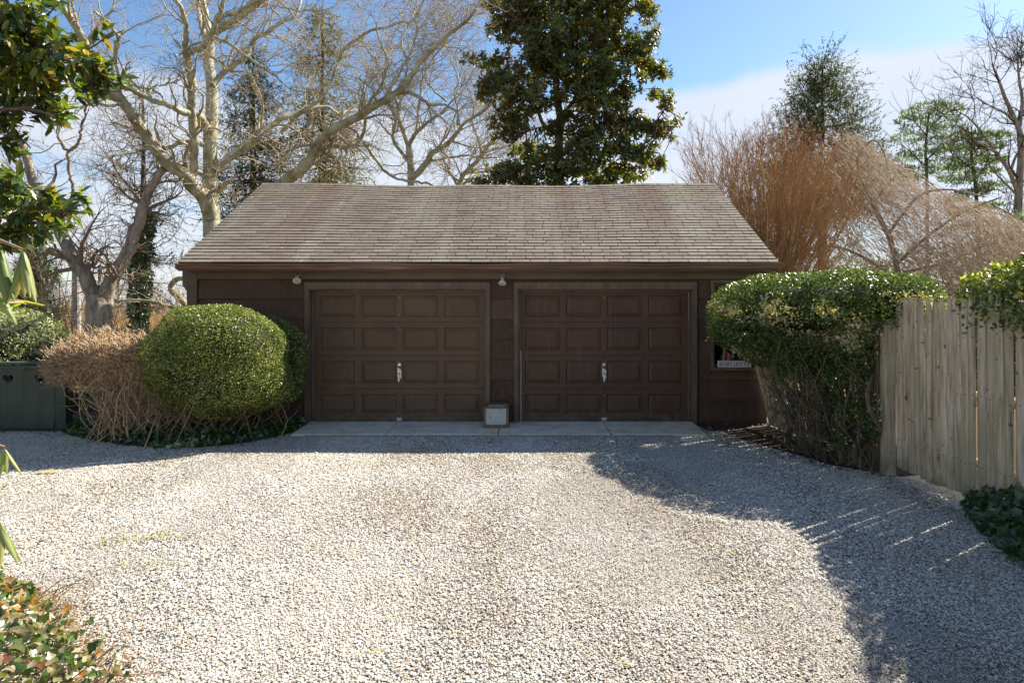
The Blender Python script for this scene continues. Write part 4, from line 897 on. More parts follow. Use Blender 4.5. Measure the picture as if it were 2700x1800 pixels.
# ivy bed at the foot of the shrubs
iv = thing('ivy_bed', 'dark green ivy spreading on the ground under the boxwood', 'ivy', (-4.9, 9.2, 0))
n = 3300; ix = gb_.uniform(-6.75, -3.35, n); t_ = (ix+6.75)/3.4
yf = np.interp(ix, [-6.8, -6.2, -5.4, -4.6, -4.1, -3.7, -3.3], [9.55, 9.1, 8.66, 8.42, 8.5, 8.85, 9.6]); iy = yf+gb_.random(n)**1.3*(10.0-yf)
iz = .03+.15*gb_.random(n)**1.2*np.clip((iy-yf)*4, .15, 1)
P = np.stack([ix, iy, iz], 1); Nn = np.stack([.35*gb_.normal(size=n), -.55+.35*gb_.normal(size=n), np.full(n, .8)], 1); D = unit(n, gb_); D[:, 1] -= .4
Lg = gb_.uniform(.045, .085, n); v, f, r = leaves(P, D, Nn, Lg, Lg*.95, 'ivy', gb_.random(n)*.9, gb_); big = np.argsort(iy)[:260]
m_ = np.ones(n, bool); m_[big] = False
v, f, r = leaves(P[m_], D[m_], Nn[m_], Lg[m_], Lg[m_]*.95, 'ivy', gb_.random(m_.sum())*.9, gb_)
o = obj('ivy_leaves', mesh('ivy_leaves', v, f, M_ivy, attr=r), iv); o['kind'] = 'stuff'
for i in big:
    rr_ = gb_.random(1)*.95; mt = M_ivy
    if -4.62 < ix[i] < -4.25 and iy[i] < 8.72 and gb_.random() < .8: mt = M_cream
    v, f, r = leaves(P[i:i+1], D[i:i+1], Nn[i:i+1], Lg[i], Lg[i]*.95, 'ivy', rr_, gb_); obj('leaf', mesh('leaf', v, f, mt, attr=r), iv)

# ------------------------------------------------------------------ tall hedge leaning over the fence (right)
gh = np.random.default_rng(33)
hd_ = thing('evergreen_hedge', 'tall flat-topped evergreen hedge with cream-edged leaves, leaning over the fence by the garage', 'hedge', (3.7, 8.3, 0))
hb = [(3.18, 9.12, 1.72, .56, .50, .46), (3.42, 8.70, 1.76, .70, .55, .50), (3.68, 8.20, 1.80, .72, .60, .50), (3.98, 7.75, 1.84, .66, .60, .48), (4.22, 7.42, 1.88, .52, .46, .42), (3.55, 8.9, 1.5, .62, .6, .45), (3.60, 8.1, 1.48, .42, .5, .35),(3.82, 7.6, 1.52, .28, .38, .32)]
P, Nn = blob_pts(hb, 52000, .075, .05, 2.5, gh, 3.6)
k_ = (P[:, 1] < YW-.02) | (P[:, 0] > 3.9); P, Nn = P[k_], Nn[k_]
# ragged opening in the front, light and dark patches
q = np.exp(-(((P[:, 1]-7.72)/.22)**2+((P[:, 2]-1.62)/.14)**2))*(P[:, 0] < 3.85); k_ = gh.random(len(P)) > q*.95; P, Nn = P[k_], Nn[k_]
r = gh.random(len(P))*.82; cm_ = lump(P, 5.5)+.5*lump(P+3, 11); r = np.where((cm_ > .30) & (P[:, 2] > 1.15) & (P[:, 2] < 2.02) & (gh.random(len(P)) < .7), .9+.1*gh.random(len(P)), r)
leafy('foliage', P, Nn, .040, .022, 'small', M_hedge, hd_, .8, .1, gh, r=r)
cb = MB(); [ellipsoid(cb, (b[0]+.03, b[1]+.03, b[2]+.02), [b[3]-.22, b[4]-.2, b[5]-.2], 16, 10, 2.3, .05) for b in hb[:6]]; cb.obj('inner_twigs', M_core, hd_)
# cream clusters standing proud
n = 800; i_ = gh.choice(len(P), n); cc = P[i_]+Nn[i_]*.03; cc = cc[(cc[:, 2] < 1.98) & (cc[:, 2] > 1.2) & (lump(cc, 5.5) > .2)]
PP = np.repeat(cc, 5, 0)+gh.normal(size=(len(cc)*5, 3))*.018; NN = np.tile([[-.5, -.7, .5]], (len(PP), 1))+.4*gh.normal(size=(len(PP), 3))
leafy('cream_leaves', PP, NN, .042, .024, 'oval', M_cream, hd_, .5, 0, gh)
# hanging green sprays below the cap
hs_ = [(3.52, 8.7, 1.30, .20, .30, .15), (3.50, 8.25, 1.10, .30, .40, .22), (3.72, 7.75, .95, .20, .30, .30), (3.84, 7.42, .70, .15, .18, .34), (3.78, 7.55, 1.10, .20, .30, .22), (3.80, 7.35, .78, .14, .2, .22), (3.45, 8.15, 1.16, .22, .3, .16), (3.85, 7.25, .45, .12, .15, .18), (3.30, 8.8, 1.44, .2, .3, .12), (3.55, 8.3, .62, .12, .2, .2), (3.86, 7.35, 1.3, .14, .2, .3), (3.42, 8.6, 1.22, .18, .3, .16), (3.7, 7.75, 1.05, .18, .25, .28), (3.72, 7.5, .5, .12, .15, .25)]
P, Nn = blob_pts(hs_, 9500, .10, .07, 2.0, gh, 8); r = gh.random(len(P))*.86
leafy('hanging_foliage', P, Nn, .042, .021, 'oval', M_hedge, hd_, .8, -.1, gh, r=r)
hs_ = [(3.95, 7.22, .62, .12, .15, .35), (3.5, 8.4, .9, .2, .5, .3), (3.75, 7.6, .35, .15, .3, .2)]
P, Nn = blob_pts(hs_, 360, .09, .06, 2.0, gh, 8)
leafy('cream_sprigs', P, Nn, .040, .020, 'oval', M_cream, hd_, .8, -.1, gh)
# gnarled trunks and a tangle of stems
def snake(p0, p1, r0, r1, amp, S=14):
    u = np.linspace(0, 1, S)[:, None]; P_ = np.array(p0)*(1-u)+np.array(p1)*u
    ph = gh.uniform(0, 6.28, 3); fr_ = gh.uniform(1.0, 2.6, 3); P_ = P_+amp*np.stack([np.sin(ph[i]+fr_[i]*np.pi*u[:, 0]) for i in range(3)], 1)*np.array([1, 1, .45])*np.sin(np.pi*u)**.6
    return P_, np.linspace(r0, r1, S)
ps, rs = [], []
for x0, y0, x1, y1, r0 in ((3.60, 8.45, 3.35, 8.7, .045), (3.62, 8.25, 3.35, 8.4, .05), (3.72, 7.95, 3.6, 8.1, .045), (3.80, 7.7, 3.55, 7.9, .04), (3.92, 7.5, 3.85, 7.7, .045), (3.98, 7.2, 3.95, 7.4, .035), (3.66, 8.15, 4.0, 8.0, .04), (3.5, 8.6, 3.55, 8.6, .05)):
    a, b = snake((x0, y0, -.03), (x1, y1, 1.55), r0, r0*.45, .16); ps.append(a); rs.append(b)
main = (np.stack(ps), np.stack(rs)); tubeobj('trunk', [main], M_stem, hd_, k=8)
ps, rs = [], []
for i in range(66):
    u = gh.random()*.8; x0, y0 = 3.98-.62*u+gh.normal()*.05, 7.12+1.75*u+gh.normal()*.08
    a, b = snake((x0, y0, -.01), (x0-.15+gh.normal()*.25, y0+gh.normal()*.35, gh.uniform(.7, 1.5)), gh.uniform(.006, .016), .004, gh.uniform(.06, .24)); ps.append(a); rs.append(b)
tw1 = grow(main[0], main[1], 130, .25, .55, (30, 80), 8, .30, .05, .4, .3, g=gh, rmin=.005, tip=.003)
ps = list(np.array(ps)); [a.__setitem__((slice(None), 1), np.maximum(a[:, 1], 7.26)) for a in ps+list(tw1[0])]; [a.__setitem__((slice(None), 0), np.clip(a[:, 0], 3.22, 3.97)) for a in ps+list(tw1[0])]
tubeobj('vine_stem', [(np.stack(ps), np.stack(rs)), tw1], M_stem, hd_, k=4)
tw2 = grow(np.stack(ps), np.stack(rs), 260, .12, .4, (30, 90), 5, .3, .02, .4, .2, g=gh, rmin=.0025, tip=.0015)
tw2[0][..., 1] = np.maximum(tw2[0][..., 1], 7.22); tw2[0][..., 0] = np.clip(tw2[0][..., 0], 3.0, 3.98)
tubeobj('fine_twigs', [tw2], M_twigd, hd_)
# second hedge further along, seen above the boards at the right edge
h2 = thing('evergreen_hedge', 'bright yellow-green hedge top showing over the fence at the right edge', 'hedge', (4.6, 4.6, 0))
hb = [(4.44, 6.0, 1.90, .34, .38, .32), (4.44, 5.6, 1.92, .40, .5, .34), (4.42, 5.1, 1.98, .44, .50, .42), (4.38, 4.6, 2.02, .50, .6, .50), (4.36, 3.9, 2.05, .55, .6, .54), (4.55, 3.2, 2.0, .58, .6, .5), (4.6, 2.5, 2.0, .56, .6, .5), (4.6, 1.7, 2.0, .56, .7, .5), (4.7, 4.2, .9, .4, 1.2, .7), (4.7, 2.4, .9, .4, 1.2, .8)]
P, Nn = blob_pts(hb, 52000, .06, .04, 2.4, gh, 4.0)
leafy('foliage', P, Nn, .050, .028, 'small', M_hedge, h2, .9, .15, gh)
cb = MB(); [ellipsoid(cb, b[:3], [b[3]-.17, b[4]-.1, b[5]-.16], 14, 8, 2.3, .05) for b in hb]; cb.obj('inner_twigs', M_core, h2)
n = 46; tp_ = np.stack([gh.uniform(4.25, 4.8, n), gh.uniform(5.2, 6.2, n), gh.uniform(2.14, 2.25, n)], 1); bs = tp_-np.array([0, 0, .22]); sP, sR = stems(bs, tp_+gh.normal(size=(n, 3))*.03, np.full(n, .004), .002, gh, 5, .02)
tubeobj('shoot', [(sP, sR)], M_twig, h2)
PP = np.repeat(sP[:, 1:], 3, 1).reshape(-1, 3)+gh.normal(size=(n*12, 3))*.012; leafy('shoot_leaves', PP, unit(len(PP), gh)+np.array([0, 0, .5]), .05, .024, 'oval', M_yel, h2, .4, .4, gh)
n = 90; PP = np.stack([gh.normal(size=n)*.05+4.10, gh.uniform(4.9, 6.0, n), gh.uniform(1.62, 1.95, n)], 1); leafy('overhanging_leaves', PP, np.tile([[-.8, -.3, .4]], (n, 1))+.4*gh.normal(size=(n, 3)), .055, .028, 'oval', M_hedge, h2, .4, -.3, gh)
h3 = thing('flowering_hedge', 'low pinkish-cream hedge top between the two evergreen hedges behind the fence', 'hedge', (5.8, 7.9, 0))
hb = [(5.75, 8.0, 1.25, .5, .8, .64), (5.9, 7.0, 1.2, .5, .8, .7), (5.7, 8.9, 1.2, .6, .7, .7)]
P, Nn = blob_pts(hb, 12000, .06, .05, 2.4, gh, 4.0); leafy('foliage', P, Nn, .045, .026, 'small', leaf_mat('pink_cream_leaf', [(0, (.08, .12, .03)), (.35, (.35, .32, .15)), (.7, (.5, .33, .2)), (1, (.6, .5, .36))], .4, .35), h3, .9, .15, gh)
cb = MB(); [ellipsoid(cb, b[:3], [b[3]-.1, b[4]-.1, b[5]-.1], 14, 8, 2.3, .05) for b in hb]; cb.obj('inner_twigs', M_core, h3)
# ivy at the foot of the fence, right edge
iv2 = thing('ivy_clump', 'glossy dark ivy clump in shade at the foot of the fence, right edge', 'ivy', (4.05, 5.2, 0))
n = 1500; y_ = gh.uniform(3.9, 5.95, n); wx = np.interp(y_, [3.9, 4.6, 5.2, 5.7, 5.98], [.62, .60, .42, .20, .04]); u = gh.random(n)
z_ = .05+np.interp(y_, [3.9, 5.2, 5.7, 5.98], [.42, .34, .22, .08])*(1-u**1.2)*gh.uniform(.5, 1.05, n)
P = np.stack([4.13-wx*u, y_, z_], 1); Nn = np.tile([[-.55, -.45, .7]], (n, 1))+.45*gh.normal(size=(n, 3)); D = unit(n, gh); D[:, 2] -= .3
Lg = gh.uniform(.05, .085, n); vis = np.argsort(-(Lg/y_))[:250]; m_ = np.ones(n, bool); m_[vis] = False
v, f, r = leaves(P[m_], D[m_], Nn[m_], Lg[m_], Lg[m_], 'ivy', gh.random(m_.sum())*.6, gh); o = obj('ivy_leaves', mesh('ivy_leaves', v, f, M_ivy, attr=r), iv2); o['kind'] = 'stuff'
for i in vis:
    v, f, r = leaves(P[i:i+1], D[i:i+1], Nn[i:i+1], Lg[i], Lg[i], 'ivy', gh.random(1)*.6, gh); obj('leaf', mesh('leaf', v, f, M_ivy, attr=r), iv2)
# ------------------------------------------------------------------ sunburnt ivy, bottom left corner
gi_ = np.random.default_rng(44)
iv3 = thing('ivy_patch', 'sunlit patch of green, cream and brown ivy in the bottom left corner', 'ivy', (-2.6, 3.4, 0))
n = 4200; y_ = gi_.uniform(2.4, 4.45, n); xe = np.interp(y_, [2.4, 3.0, 3.3, 3.6, 3.9, 4.2, 4.5], [-1.9, -1.95, -2.10, -2.42, -2.80, -3.15, -3.7]); u = gi_.random(n)
x_ = xe-u**.9*(1.7)+.07*gi_.normal(size=n); z_ = .03+.17*np.clip((xe-x_)*2.2, 0, 1)*gi_.uniform(.3, 1.1, n)
P = np.stack([x_, y_, z_], 1); Nn = np.tile([[.15, -.25, .9]], (n, 1))+.55*gi_.normal(size=(n, 3)); D = unit(n, gi_)
Lg = gi_.uniform(.032, .062, n); rr = gi_.random(n); inview = (-x_ < .83*y_) & (y_ > 3.0); cand = np.where(inview)[0]; cand = cand[np.argsort(-z_[cand])][:295]
m_ = np.ones(n, bool); m_[cand] = False
v, f, r = leaves(P[m_], D[m_], Nn[m_], Lg[m_], Lg[m_], 'ivy', rr[m_], gi_); o = obj('ivy_leaves', mesh('ivy_leaves', v, f, M_ivys, attr=r), iv3); o['kind'] = 'stuff'
for i in cand:
    v, f, r = leaves(P[i:i+1], D[i:i+1], Nn[i:i+1], Lg[i], Lg[i], 'ivy', rr[i:i+1], gi_); obj('leaf', mesh('leaf', v, f, M_ivys, attr=r), iv3)
nb = 95; y_ = gi_.uniform(3.0, 4.2, nb); xe = np.interp(y_, [2.4, 3.0, 3.3, 3.6, 3.9, 4.2, 4.5], [-1.9, -1.95, -2.10, -2.42, -2.80, -3.15, -3.7])
b0 = np.stack([xe-gi_.uniform(-.1, 1.0, nb), y_, np.full(nb, .02)], 1); sP, sR = stems(b0, b0+np.stack([gi_.uniform(-.25, .35, nb), gi_.normal(size=nb)*.15, gi_.uniform(0, .06, nb)], 1), np.full(nb, .0035), .002, gi_, 7, .08); sP[:, :, 2] += .10*np.sin(np.linspace(0, np.pi, 7))[None]*gi_.random(nb)[:, None]; sP[:, :, 2] = np.maximum(sP[:, :, 2], .012)
tubeobj('runner_stem', [(sP, sR)], M_twig, iv3)
# fallen pine needles spilling onto the gravel
n = 750; y_ = gi_.uniform(2.9, 4.4, n); xe = np.interp(y_, [2.4, 3.0, 3.3, 3.6, 3.9, 4.2, 4.5], [-1.9, -1.95, -2.10, -2.42, -2.80, -3.15, -3.7])
P = np.stack([xe+np.abs(gi_.normal(size=n))*.13-.05, y_, gi_.uniform(.008, .022, n)], 1); D = unit(n, gi_)*[1, 1, .08]; D[:, 0] += .7; v, f, r = leaves(P, D, np.tile([[0, 0, 1.]], (n, 1)), gi_.uniform(.03, .09, n), .003, 'blade', None, gi_)
tag(obj('fallen_needles', mesh('fallen_needles', v, f, leaf_mat('rust_needles', [(0, (.22, .10, .03)), (1, (.48, .27, .11))], .8, .1), attr=r)), 'rust brown fallen needles along the ivy edge', 'leaf litter', kind='stuff')

# ------------------------------------------------------------------ single fallen leaves
M_fall = leaf_mat('tan_fallen_leaf', [(0, (.36, .25, .08)), (1, (.55, .46, .25))], .5, .15); M_fallb = leaf_mat('brown_fallen_leaf', [(0, (.16, .055, .02)), (1, (.28, .12, .06))], .6, .15)
def fallen(px, py, L_, W_, mt, lab, ang, tilt=.1, z=.02):
    p = gr(px, py); D = np.array([[math.cos(ang), math.sin(ang), tilt]]); v, f, r = leaves(np.array([[p.x, p.y, z]]), D, np.array([[.1, -.2, 1.]]), L_, W_, 'oval', np.array([.7]), gi_)
    tag(obj('fallen_leaf', mesh('fallen_leaf', v, f, mt, attr=r)), lab, 'leaf', 'single leaves lying on the driveway')
fallen(92, 1250, .26, .09, M_fall, 'long tan magnolia leaf on the sunlit gravel at the left edge', .1)
fallen(2606, 1456, .12, .05, M_fall, 'pale tan leaf on shaded gravel near the right ivy clump', -.3, .05)
fallen(2618, 1478, .07, .03, M_fallb, 'small brown leaf just below the pale leaf near the right ivy clump', .3)
fallen(1868, 1136, .10, .07, M_fallb, 'brown leaf beside the right end of the concrete apron', .8, .3)
fallen(2072, 1172, .12, .08, M_fallb, 'reddish leaf on the mulch below the hedge trunks, left one of two', .2, .3)
fallen(2105, 1182, .13, .07, M_fallb, 'reddish leaf on the mulch below the hedge trunks, right one of two', .9, .3)
fallen(225, 1136, .16, .08, M_yel, 'yellow-green leaf on the soil in front of the gate post', .1, .1)
fallen(2080, 1606, .04, .025, M_fall, 'small yellow leaf on the sunlit gravel left of the shadow tip', .1)
fallen(1931, 1466, .035, .03, M_yel, 'tiny bright green leaf on the sunlit gravel near the shadow edge', 1.1)
n = 420; u = gi_.random(n); yy_ = 3.3+5*gi_.random(n); xx_ = gi_.uniform(-1, 1, n)*.75*yy_; k_ = (xx_ < edge_r(yy_)) & ((xx_ < -0.1) | (gi_.random(n) < .45)); xx_, yy_ = xx_[k_], yy_[k_]; n = len(xx_)
v, f, r = leaves(np.stack([xx_, yy_, np.full(n, .018)], 1), unit(n, gi_)*[1, 1, .2], np.tile([[0, 0, 1.]], (n, 1))+.3*gi_.normal(size=(n, 3)), gi_.uniform(.012, .035, n), gi_.uniform(.008, .02, n), 'small', None, gi_)
tag(obj('leaf_crumbs', mesh('leaf_crumbs', v, f, leaf_mat('crumb', [(0, (.45, .20, .06)), (.6, (.50, .34, .12)), (1, (.35, .38, .05))], .8, .1), attr=r)), 'tiny orange and yellow leaf crumbs scattered over the gravel', 'leaf litter', kind='stuff')
n = 110; cl = np.array([[gr(440, 1418)[0], gr(440, 1418)[1]], [gr(385, 1424)[0], gr(385, 1424)[1]], [gr(300, 1435)[0], gr(300, 1435)[1]], [gr(400, 1500)[0], gr(400, 1500)[1]]]); c_ = cl[gi_.integers(0, 4, n)]
P = np.stack([c_[:, 0]+.13*gi_.normal(size=n), c_[:, 1]+.035*gi_.normal(size=n), gi_.uniform(.015, .04, n)], 1); v, f, r = leaves(P, unit(n, gi_)*[1, 1, .4], unit(n, gi_)+np.array([0, 0, 1.]), gi_.uniform(.02, .06, n), .010, 'small', None, gi_)
tag(obj('moss_sprig', mesh('moss_sprig', v, f, M_yel, attr=r*.8)), 'clump of yellow-green sprigs lying on the sunlit gravel, left of centre', 'leaf litter', kind='stuff')
n = 700; P = np.stack([gi_.uniform(2.7, 4.2, n), gi_.uniform(7.0, 10.1, n), gi_.uniform(.008, .04, n)], 1); k_ = P[:, 0] > edge_r(P[:, 1])-.25; P = P[k_]; n = len(P)
v, f, r = leaves(P, unit(n, gi_)*[1, 1, .2], np.tile([[0, 0, 1.]], (n, 1))+.4*gi_.normal(size=(n, 3)), gi_.uniform(.025, .07, n), gi_.uniform(.015, .04, n), 'small', None, gi_)
tag(obj('leaf_litter', mesh('leaf_litter', v, f, leaf_mat('litter', [(0, (.06, .03, .015)), (.7, (.16, .08, .04)), (1, (.32, .2, .1))], .8, .1), attr=r)), 'dark brown leaf litter under the hedge', 'leaf litter', kind='stuff')
# ------------------------------------------------------------------ trees
def limb_paths(specs, S=26):
    """specs: (picture points, crop function, start width px, end width px, start depth, end depth)"""
    out = []
    for pts, cf, r0, r1, d0, d1 in specs:
        n = len(pts); q = [cf(*p) for p in pts]; ds = np.linspace(d0, d1, n)
        W_ = [at(x, y, d) for (x, y), d in zip(q, ds)]; out.append(smooth_path(W_, np.linspace(r0, r1, n)*ds/F, S))
    return np.stack([a for a, b in out]), np.stack([b for a, b in out])
def identity(x, y): return (x, y)
def knobbly(P, g, a): return P+g.normal(size=P.shape)*a*np.r_[0, np.ones(P.shape[1]-1)][None, :, None]
gs = np.random.default_rng(5)
syc = thing('sycamore_tree', 'large bare sycamore with pale smooth limbs behind the left end of the garage', 'tree', tuple(at(561, 900, 18.6)[:2])+(0,))
D0 = 18.6
trunk = [([(1465, 2350), (1465, 1900), (1462, 1560), (1458, 1400), (1452, 1250), (1450, 1100), (1450, 900), (1455, 780), (1460, 600), (1440, 430), (1448, 300), (1420, 150), (1395, 0), (1380, -160)], c1, 24, 8, D0, D0+1)]
limbs = [
 ([(1455, 1500), (1400, 1350), (1330, 1290), (1285, 1215), (1200, 1150), (1110, 1080), (1010, 940), (930, 830), (850, 710), (770, 620), (690, 520), (600, 330), (540, 210), (460, 90), (370, -10), (300, -120)], c1, 20, 7, D0, D0-4.5),
 ([(1350, 1330), (1320, 1230), (1338, 1120), (1336, 1050), (1332, 900), (1316, 780), (1325, 650), (1322, 560), (1300, 450), (1288, 370)], c1, 12, 9.5, D0-.3, D0-1.6),
 ([(1290, 370), (1275, 300), (1288, 200), (1262, 90), (1215, 0), (1150, -120)], c1, 7.5, 4.5, D0-1.6, D0-2.4),
 ([(1288, 370), (1340, 350), (1400, 330), (1440, 260), (1478, 200), (1485, 150), (1520, 70), (1548, -20), (1580, -120)], c1, 8.5, 4, D0-1.6, D0-3),
 ([(1478, 180), (1540, 115), (1640, 85), (1740, 25), (1840, -40)], c1, 6, 4, D0-1.9, D0-3.2),
 ([(1420, 300), (1500, 215), (1600, 150), (1700, 90), (1790, 15), (1880, -60)], c1, 9, 7, D0, D0-1),
 ([(1300, 785), (1240, 765), (1180, 730), (1050, 690), (960, 650), (880, 612), (830, 600)], c1, 9, 6, D0-1.4, D0-2.8),
 ([(1400, 1000), (1310, 980), (1240, 985), (1150, 1020), (1000, 1030), (900, 1050), (800, 1070), (700, 1095)], c1, 7, 2, D0, D0-2),
 ([(1480, 1180), (1560, 1100), (1650, 1040), (1750, 960), (1850, 880), (1950, 815), (2050, 780), (2150, 755), (2260, 740), (2330, 790)], c1, 12, 3.5, D0, D0+2.5),
 ([(1370, 800), (1400, 850), (1440, 900)], c1, 12, 12, D0-.6, D0),
 ([(1460, 590), (1490, 555), (1550, 490), (1640, 430), (1710, 370), (1740, 290), (1850, 215), (1950, 150), (2030, 120), (2065, 30), (2080, -40)], c1, 9, 3, D0, D0+1.2),
 ([(1450, 240), (1500, 270), (1600, 315), (1700, 395), (1800, 455), (1900, 530), (1990, 610), (2100, 640)], c1, 5.5, 1.6, D0-.6, D0-2),
 ([(1410, 250), (1375, 130), (1362, 0), (1350, -100)], c1, 6, 4, D0, D0+1),
 ([(1700, 90), (1800, 45), (1900, 42), (2050, 75), (2180, 75), (2340, 120)], c1, 3, 1.2, D0-.6, D0-1.6),
 ([(1375, 385), (1450, 390), (1530, 440), (1560, 485), (1680, 500), (1780, 570), (1860, 620)], c1, 4, 1.4, D0-.8, D0-2.4),
 ([(1500, 1310), (1550, 1270), (1590, 1245)], c1, 9, 3.5, D0, D0-.8),
 ([(790, 430), (800, 300), (820, 265), (760, 170), (690, 110), (655, 85)], c1, 5, 2.5, D0-4, D0-4.8),
 ([(740, 675), (650, 700), (600, 720), (510, 780)], c1, 4, 2, D0-3.5, D0-4.2),
 ([(1030, 640), (1060, 600), (1180, 570), (1260, 530), (1290, 480)], c1, 2.5, 1.2, D0-2.2, D0-1.4)]
tP, tR = limb_paths(trunk, 34); tR[:, :4] *= np.linspace(1.5, 1.05, 4)
tubeobj('trunk', [(knobbly(tP, gs, .012), tR)], M_syc, syc, None, 14)
lP, lR = limb_paths(limbs, 26); lPk = knobbly(lP, gs, .012)
for i in range(len(limbs)): tubeobj('limb', [(lPk[i:i+1], lR[i:i+1])], M_syc, syc, None, 10)
# the great right-hand limb rising behind the ridge: it belongs to a second sycamore
def twigs(parent, P0, R0, n1, n2, n3, mat, g, l1=(1., 2.6), l2=(.5, 1.3), l3=(.2, .6), wig=.20, up=.02, rmin=.007, name='twigs', t0=.12, ang=(25, 65)):
    a = grow(P0, R0, n1, l1[0], l1[1], ang, 9, wig, up, .42, t0, g=g, rmin=rmin*2.2, tip=rmin*.8)
    b = grow(a[0], a[1], n2, l2[0], l2[1], (25, 70), 6, wig*1.2, up, .5, .1, g=g, rmin=rmin*1.3, tip=rmin*.7)
    c = grow(b[0], b[1], n3, l3[0], l3[1], (25, 75), 4, wig*1.3, up, .55, .1, g=g, rmin=rmin*.8, tip=rmin*.45)
    tubeobj('branches', [a], mat, parent, k=5); tubeobj(name, [b, c], mat, parent); return a, b, c
allP, allR = np.concatenate([lP]), np.concatenate([lR])
twigs(syc, allP, allR, 150, 950, 3400, M_syct, gs, rmin=.0048, wig=.3)
# epicormic shoots on the trunk
e = grow(tP[:, 8:], tR[:, 8:], 160, .25, .9, (40, 90), 6, .3, .06, .1, 0, g=gs, rmin=.006, tip=.003); tubeobj('epicormic_shoots', [e], M_syct, syc)

sy2 = thing('sycamore_tree', 'second pale sycamore whose great limb slants up right from behind the ridge', 'tree', tuple(at(700, 900, 19.5)[:2])+(0,))
tk = [([(600, 900), (640, 700), (690, 570), (742, 486)], identity, 26, 15, 19.5, 19.3)]
tP2, tR2 = limb_paths(tk, 14); tubeobj('trunk', [(tP2, tR2)], M_syc, sy2, None, 12)
lm = [([(742, 486), (770, 466), (796, 446), (822, 413), (841, 375), (865, 352), (900, 333), (938, 310), (976, 287), (1022, 260), (1060, 233), (1084, 199), (1106, 164), (1137, 134), (1168, 103), (1206, 73), (1244, 42), (1263, 8), (1290, -40)], identity, 15, 2.6, 19.3, 15.5),
 ([(850, 383), (900, 388), (931, 386), (950, 367), (961, 337), (969, 275), (1000, 237), (1015, 191), (1022, 160), (1000, 100), (992, 60)], identity, 6, 2, 18.8, 17),
 ([(957, 375), (992, 421), (1030, 463), (1087, 478), (1130, 485), (1170, 500)], identity, 5, 2, 18.6, 17.5),
 ([(1050, 245), (1080, 245), (1107, 256), (1137, 279), (1168, 275), (1206, 298), (1209, 330)], identity, 6, 2, 17.6, 16.5),
 ([(740, 350), (790, 300), (860, 245), (900, 138), (938, 107), (976, 80), (1026, 71), (1057, 57), (1080, 61), (1110, 20), (1130, -30)], identity, 4.5, 2.4, 20.5, 19),
 ([(1060, 233), (1075, 170), (1060, 110), (1085, 50), (1100, 0)], identity, 3, 1.4, 17.6, 18.5)]
lP, lR = limb_paths(lm, 26); lPk = knobbly(lP, gs, .012)
for i in range(len(lm)): tubeobj('limb', [(lPk[i:i+1], lR[i:i+1])], M_syc, sy2, None, 10)
twigs(sy2, lP, lR, 80, 620, 2300, M_syct, gs, l1=(.9, 2.2), rmin=.0046, wig=.3)

sy3 = thing('bare_tree', 'bare pale tree forking above the middle of the garage ridge, left of the magnolia', 'tree', tuple(at(1084, 900, 27)[:2])+(0,))
tk = [([(486, 2100), (486, 1500), (482, 1260), (478, 1130), (466, 1010)], c2, 12, 9, 27, 27)]
tP3, tR3 = limb_paths(tk, 16); tubeobj('trunk', [(tP3, tR3)], M_syc, sy3, None, 10)
lm = [([(466, 1010), (420, 880), (395, 800), (380, 700), (330, 640), (290, 560), (250, 430), (170, 330), (120, 240)], c2, 7, 1.6, 27, 28),
 ([(466, 1010), (510, 930), (580, 850), (690, 780), (760, 700), (800, 640)], c2, 6, 1.6, 27, 26),
 ([(478, 1130), (420, 1060), (358, 960), (372, 830), (335, 720), (350, 600), (420, 480), (500, 300), (520, 150), (480, 0)], c2, 5.5, 1.2, 27, 26),
 ([(482, 1240), (600, 1110), (620, 1060), (700, 1020), (790, 930), (820, 870), (920, 810), (1000, 750), (1100, 660)], c2, 9, 1.8, 27, 25.5),
 ([(612, 1108), (740, 1090), (860, 1070), (960, 1085), (1100, 1090)], c2, 4, 1.2, 26.8, 26),
 ([(515, 920), (540, 700), (560, 560), (620, 420), (700, 320), (760, 180), (780, 60)], c2, 4, 1.2, 27, 28),
 ([(800, 860), (800, 760), (780, 640), (810, 560), (760, 420), (700, 250)], c2, 3.5, 1.2, 26, 27),
 ([(720, 700), (600, 580), (560, 470), (640, 350), (740, 280)], c2, 3, 1, 26.5, 27.5)]
lP, lR = limb_paths(lm, 22); lPk = knobbly(lP, gs, .02)
for i in range(len(lm)): tubeobj('limb', [(lPk[i:i+1], lR[i:i+1])], M_syc, sy3, None, 8)
twigs(sy3, lP, lR, 110, 1000, 3200, M_syct, gs, l1=(1.1, 3.2), l2=(.6, 1.8), l3=(.25, .8), rmin=.0078, wig=.24)
sy4 = thing('bare_tree', 'slender bare tree rising from behind the ridge just left of the magnolia', 'tree', tuple(at(1215, 900, 30)[:2])+(0,))
lm = [([(790, 2000), (800, 1400), (815, 1265), (850, 1190), (940, 1110), (975, 1060), (1040, 965), (1100, 850), (1150, 700)], c2, 8, 2, 30, 30), ([(970, 1070), (940, 950), (900, 830), (930, 700), (900, 560)], c2, 4, 1.2, 30, 31), ([(850, 1190), (1000, 1180), (1150, 1100), (1240, 1000)], c2, 3.5, 1.2, 30, 29)]
lP, lR = limb_paths(lm, 22); tubeobj('limb', [(lP, lR)], M_syc, sy4, None, 8)
twigs(sy4, lP[:, 8:], lR[:, 8:], 60, 500, 1600, M_syct, gs, l1=(1.1, 3.0), l2=(.6, 1.8), l3=(.25, .8), rmin=.0085, wig=.24)

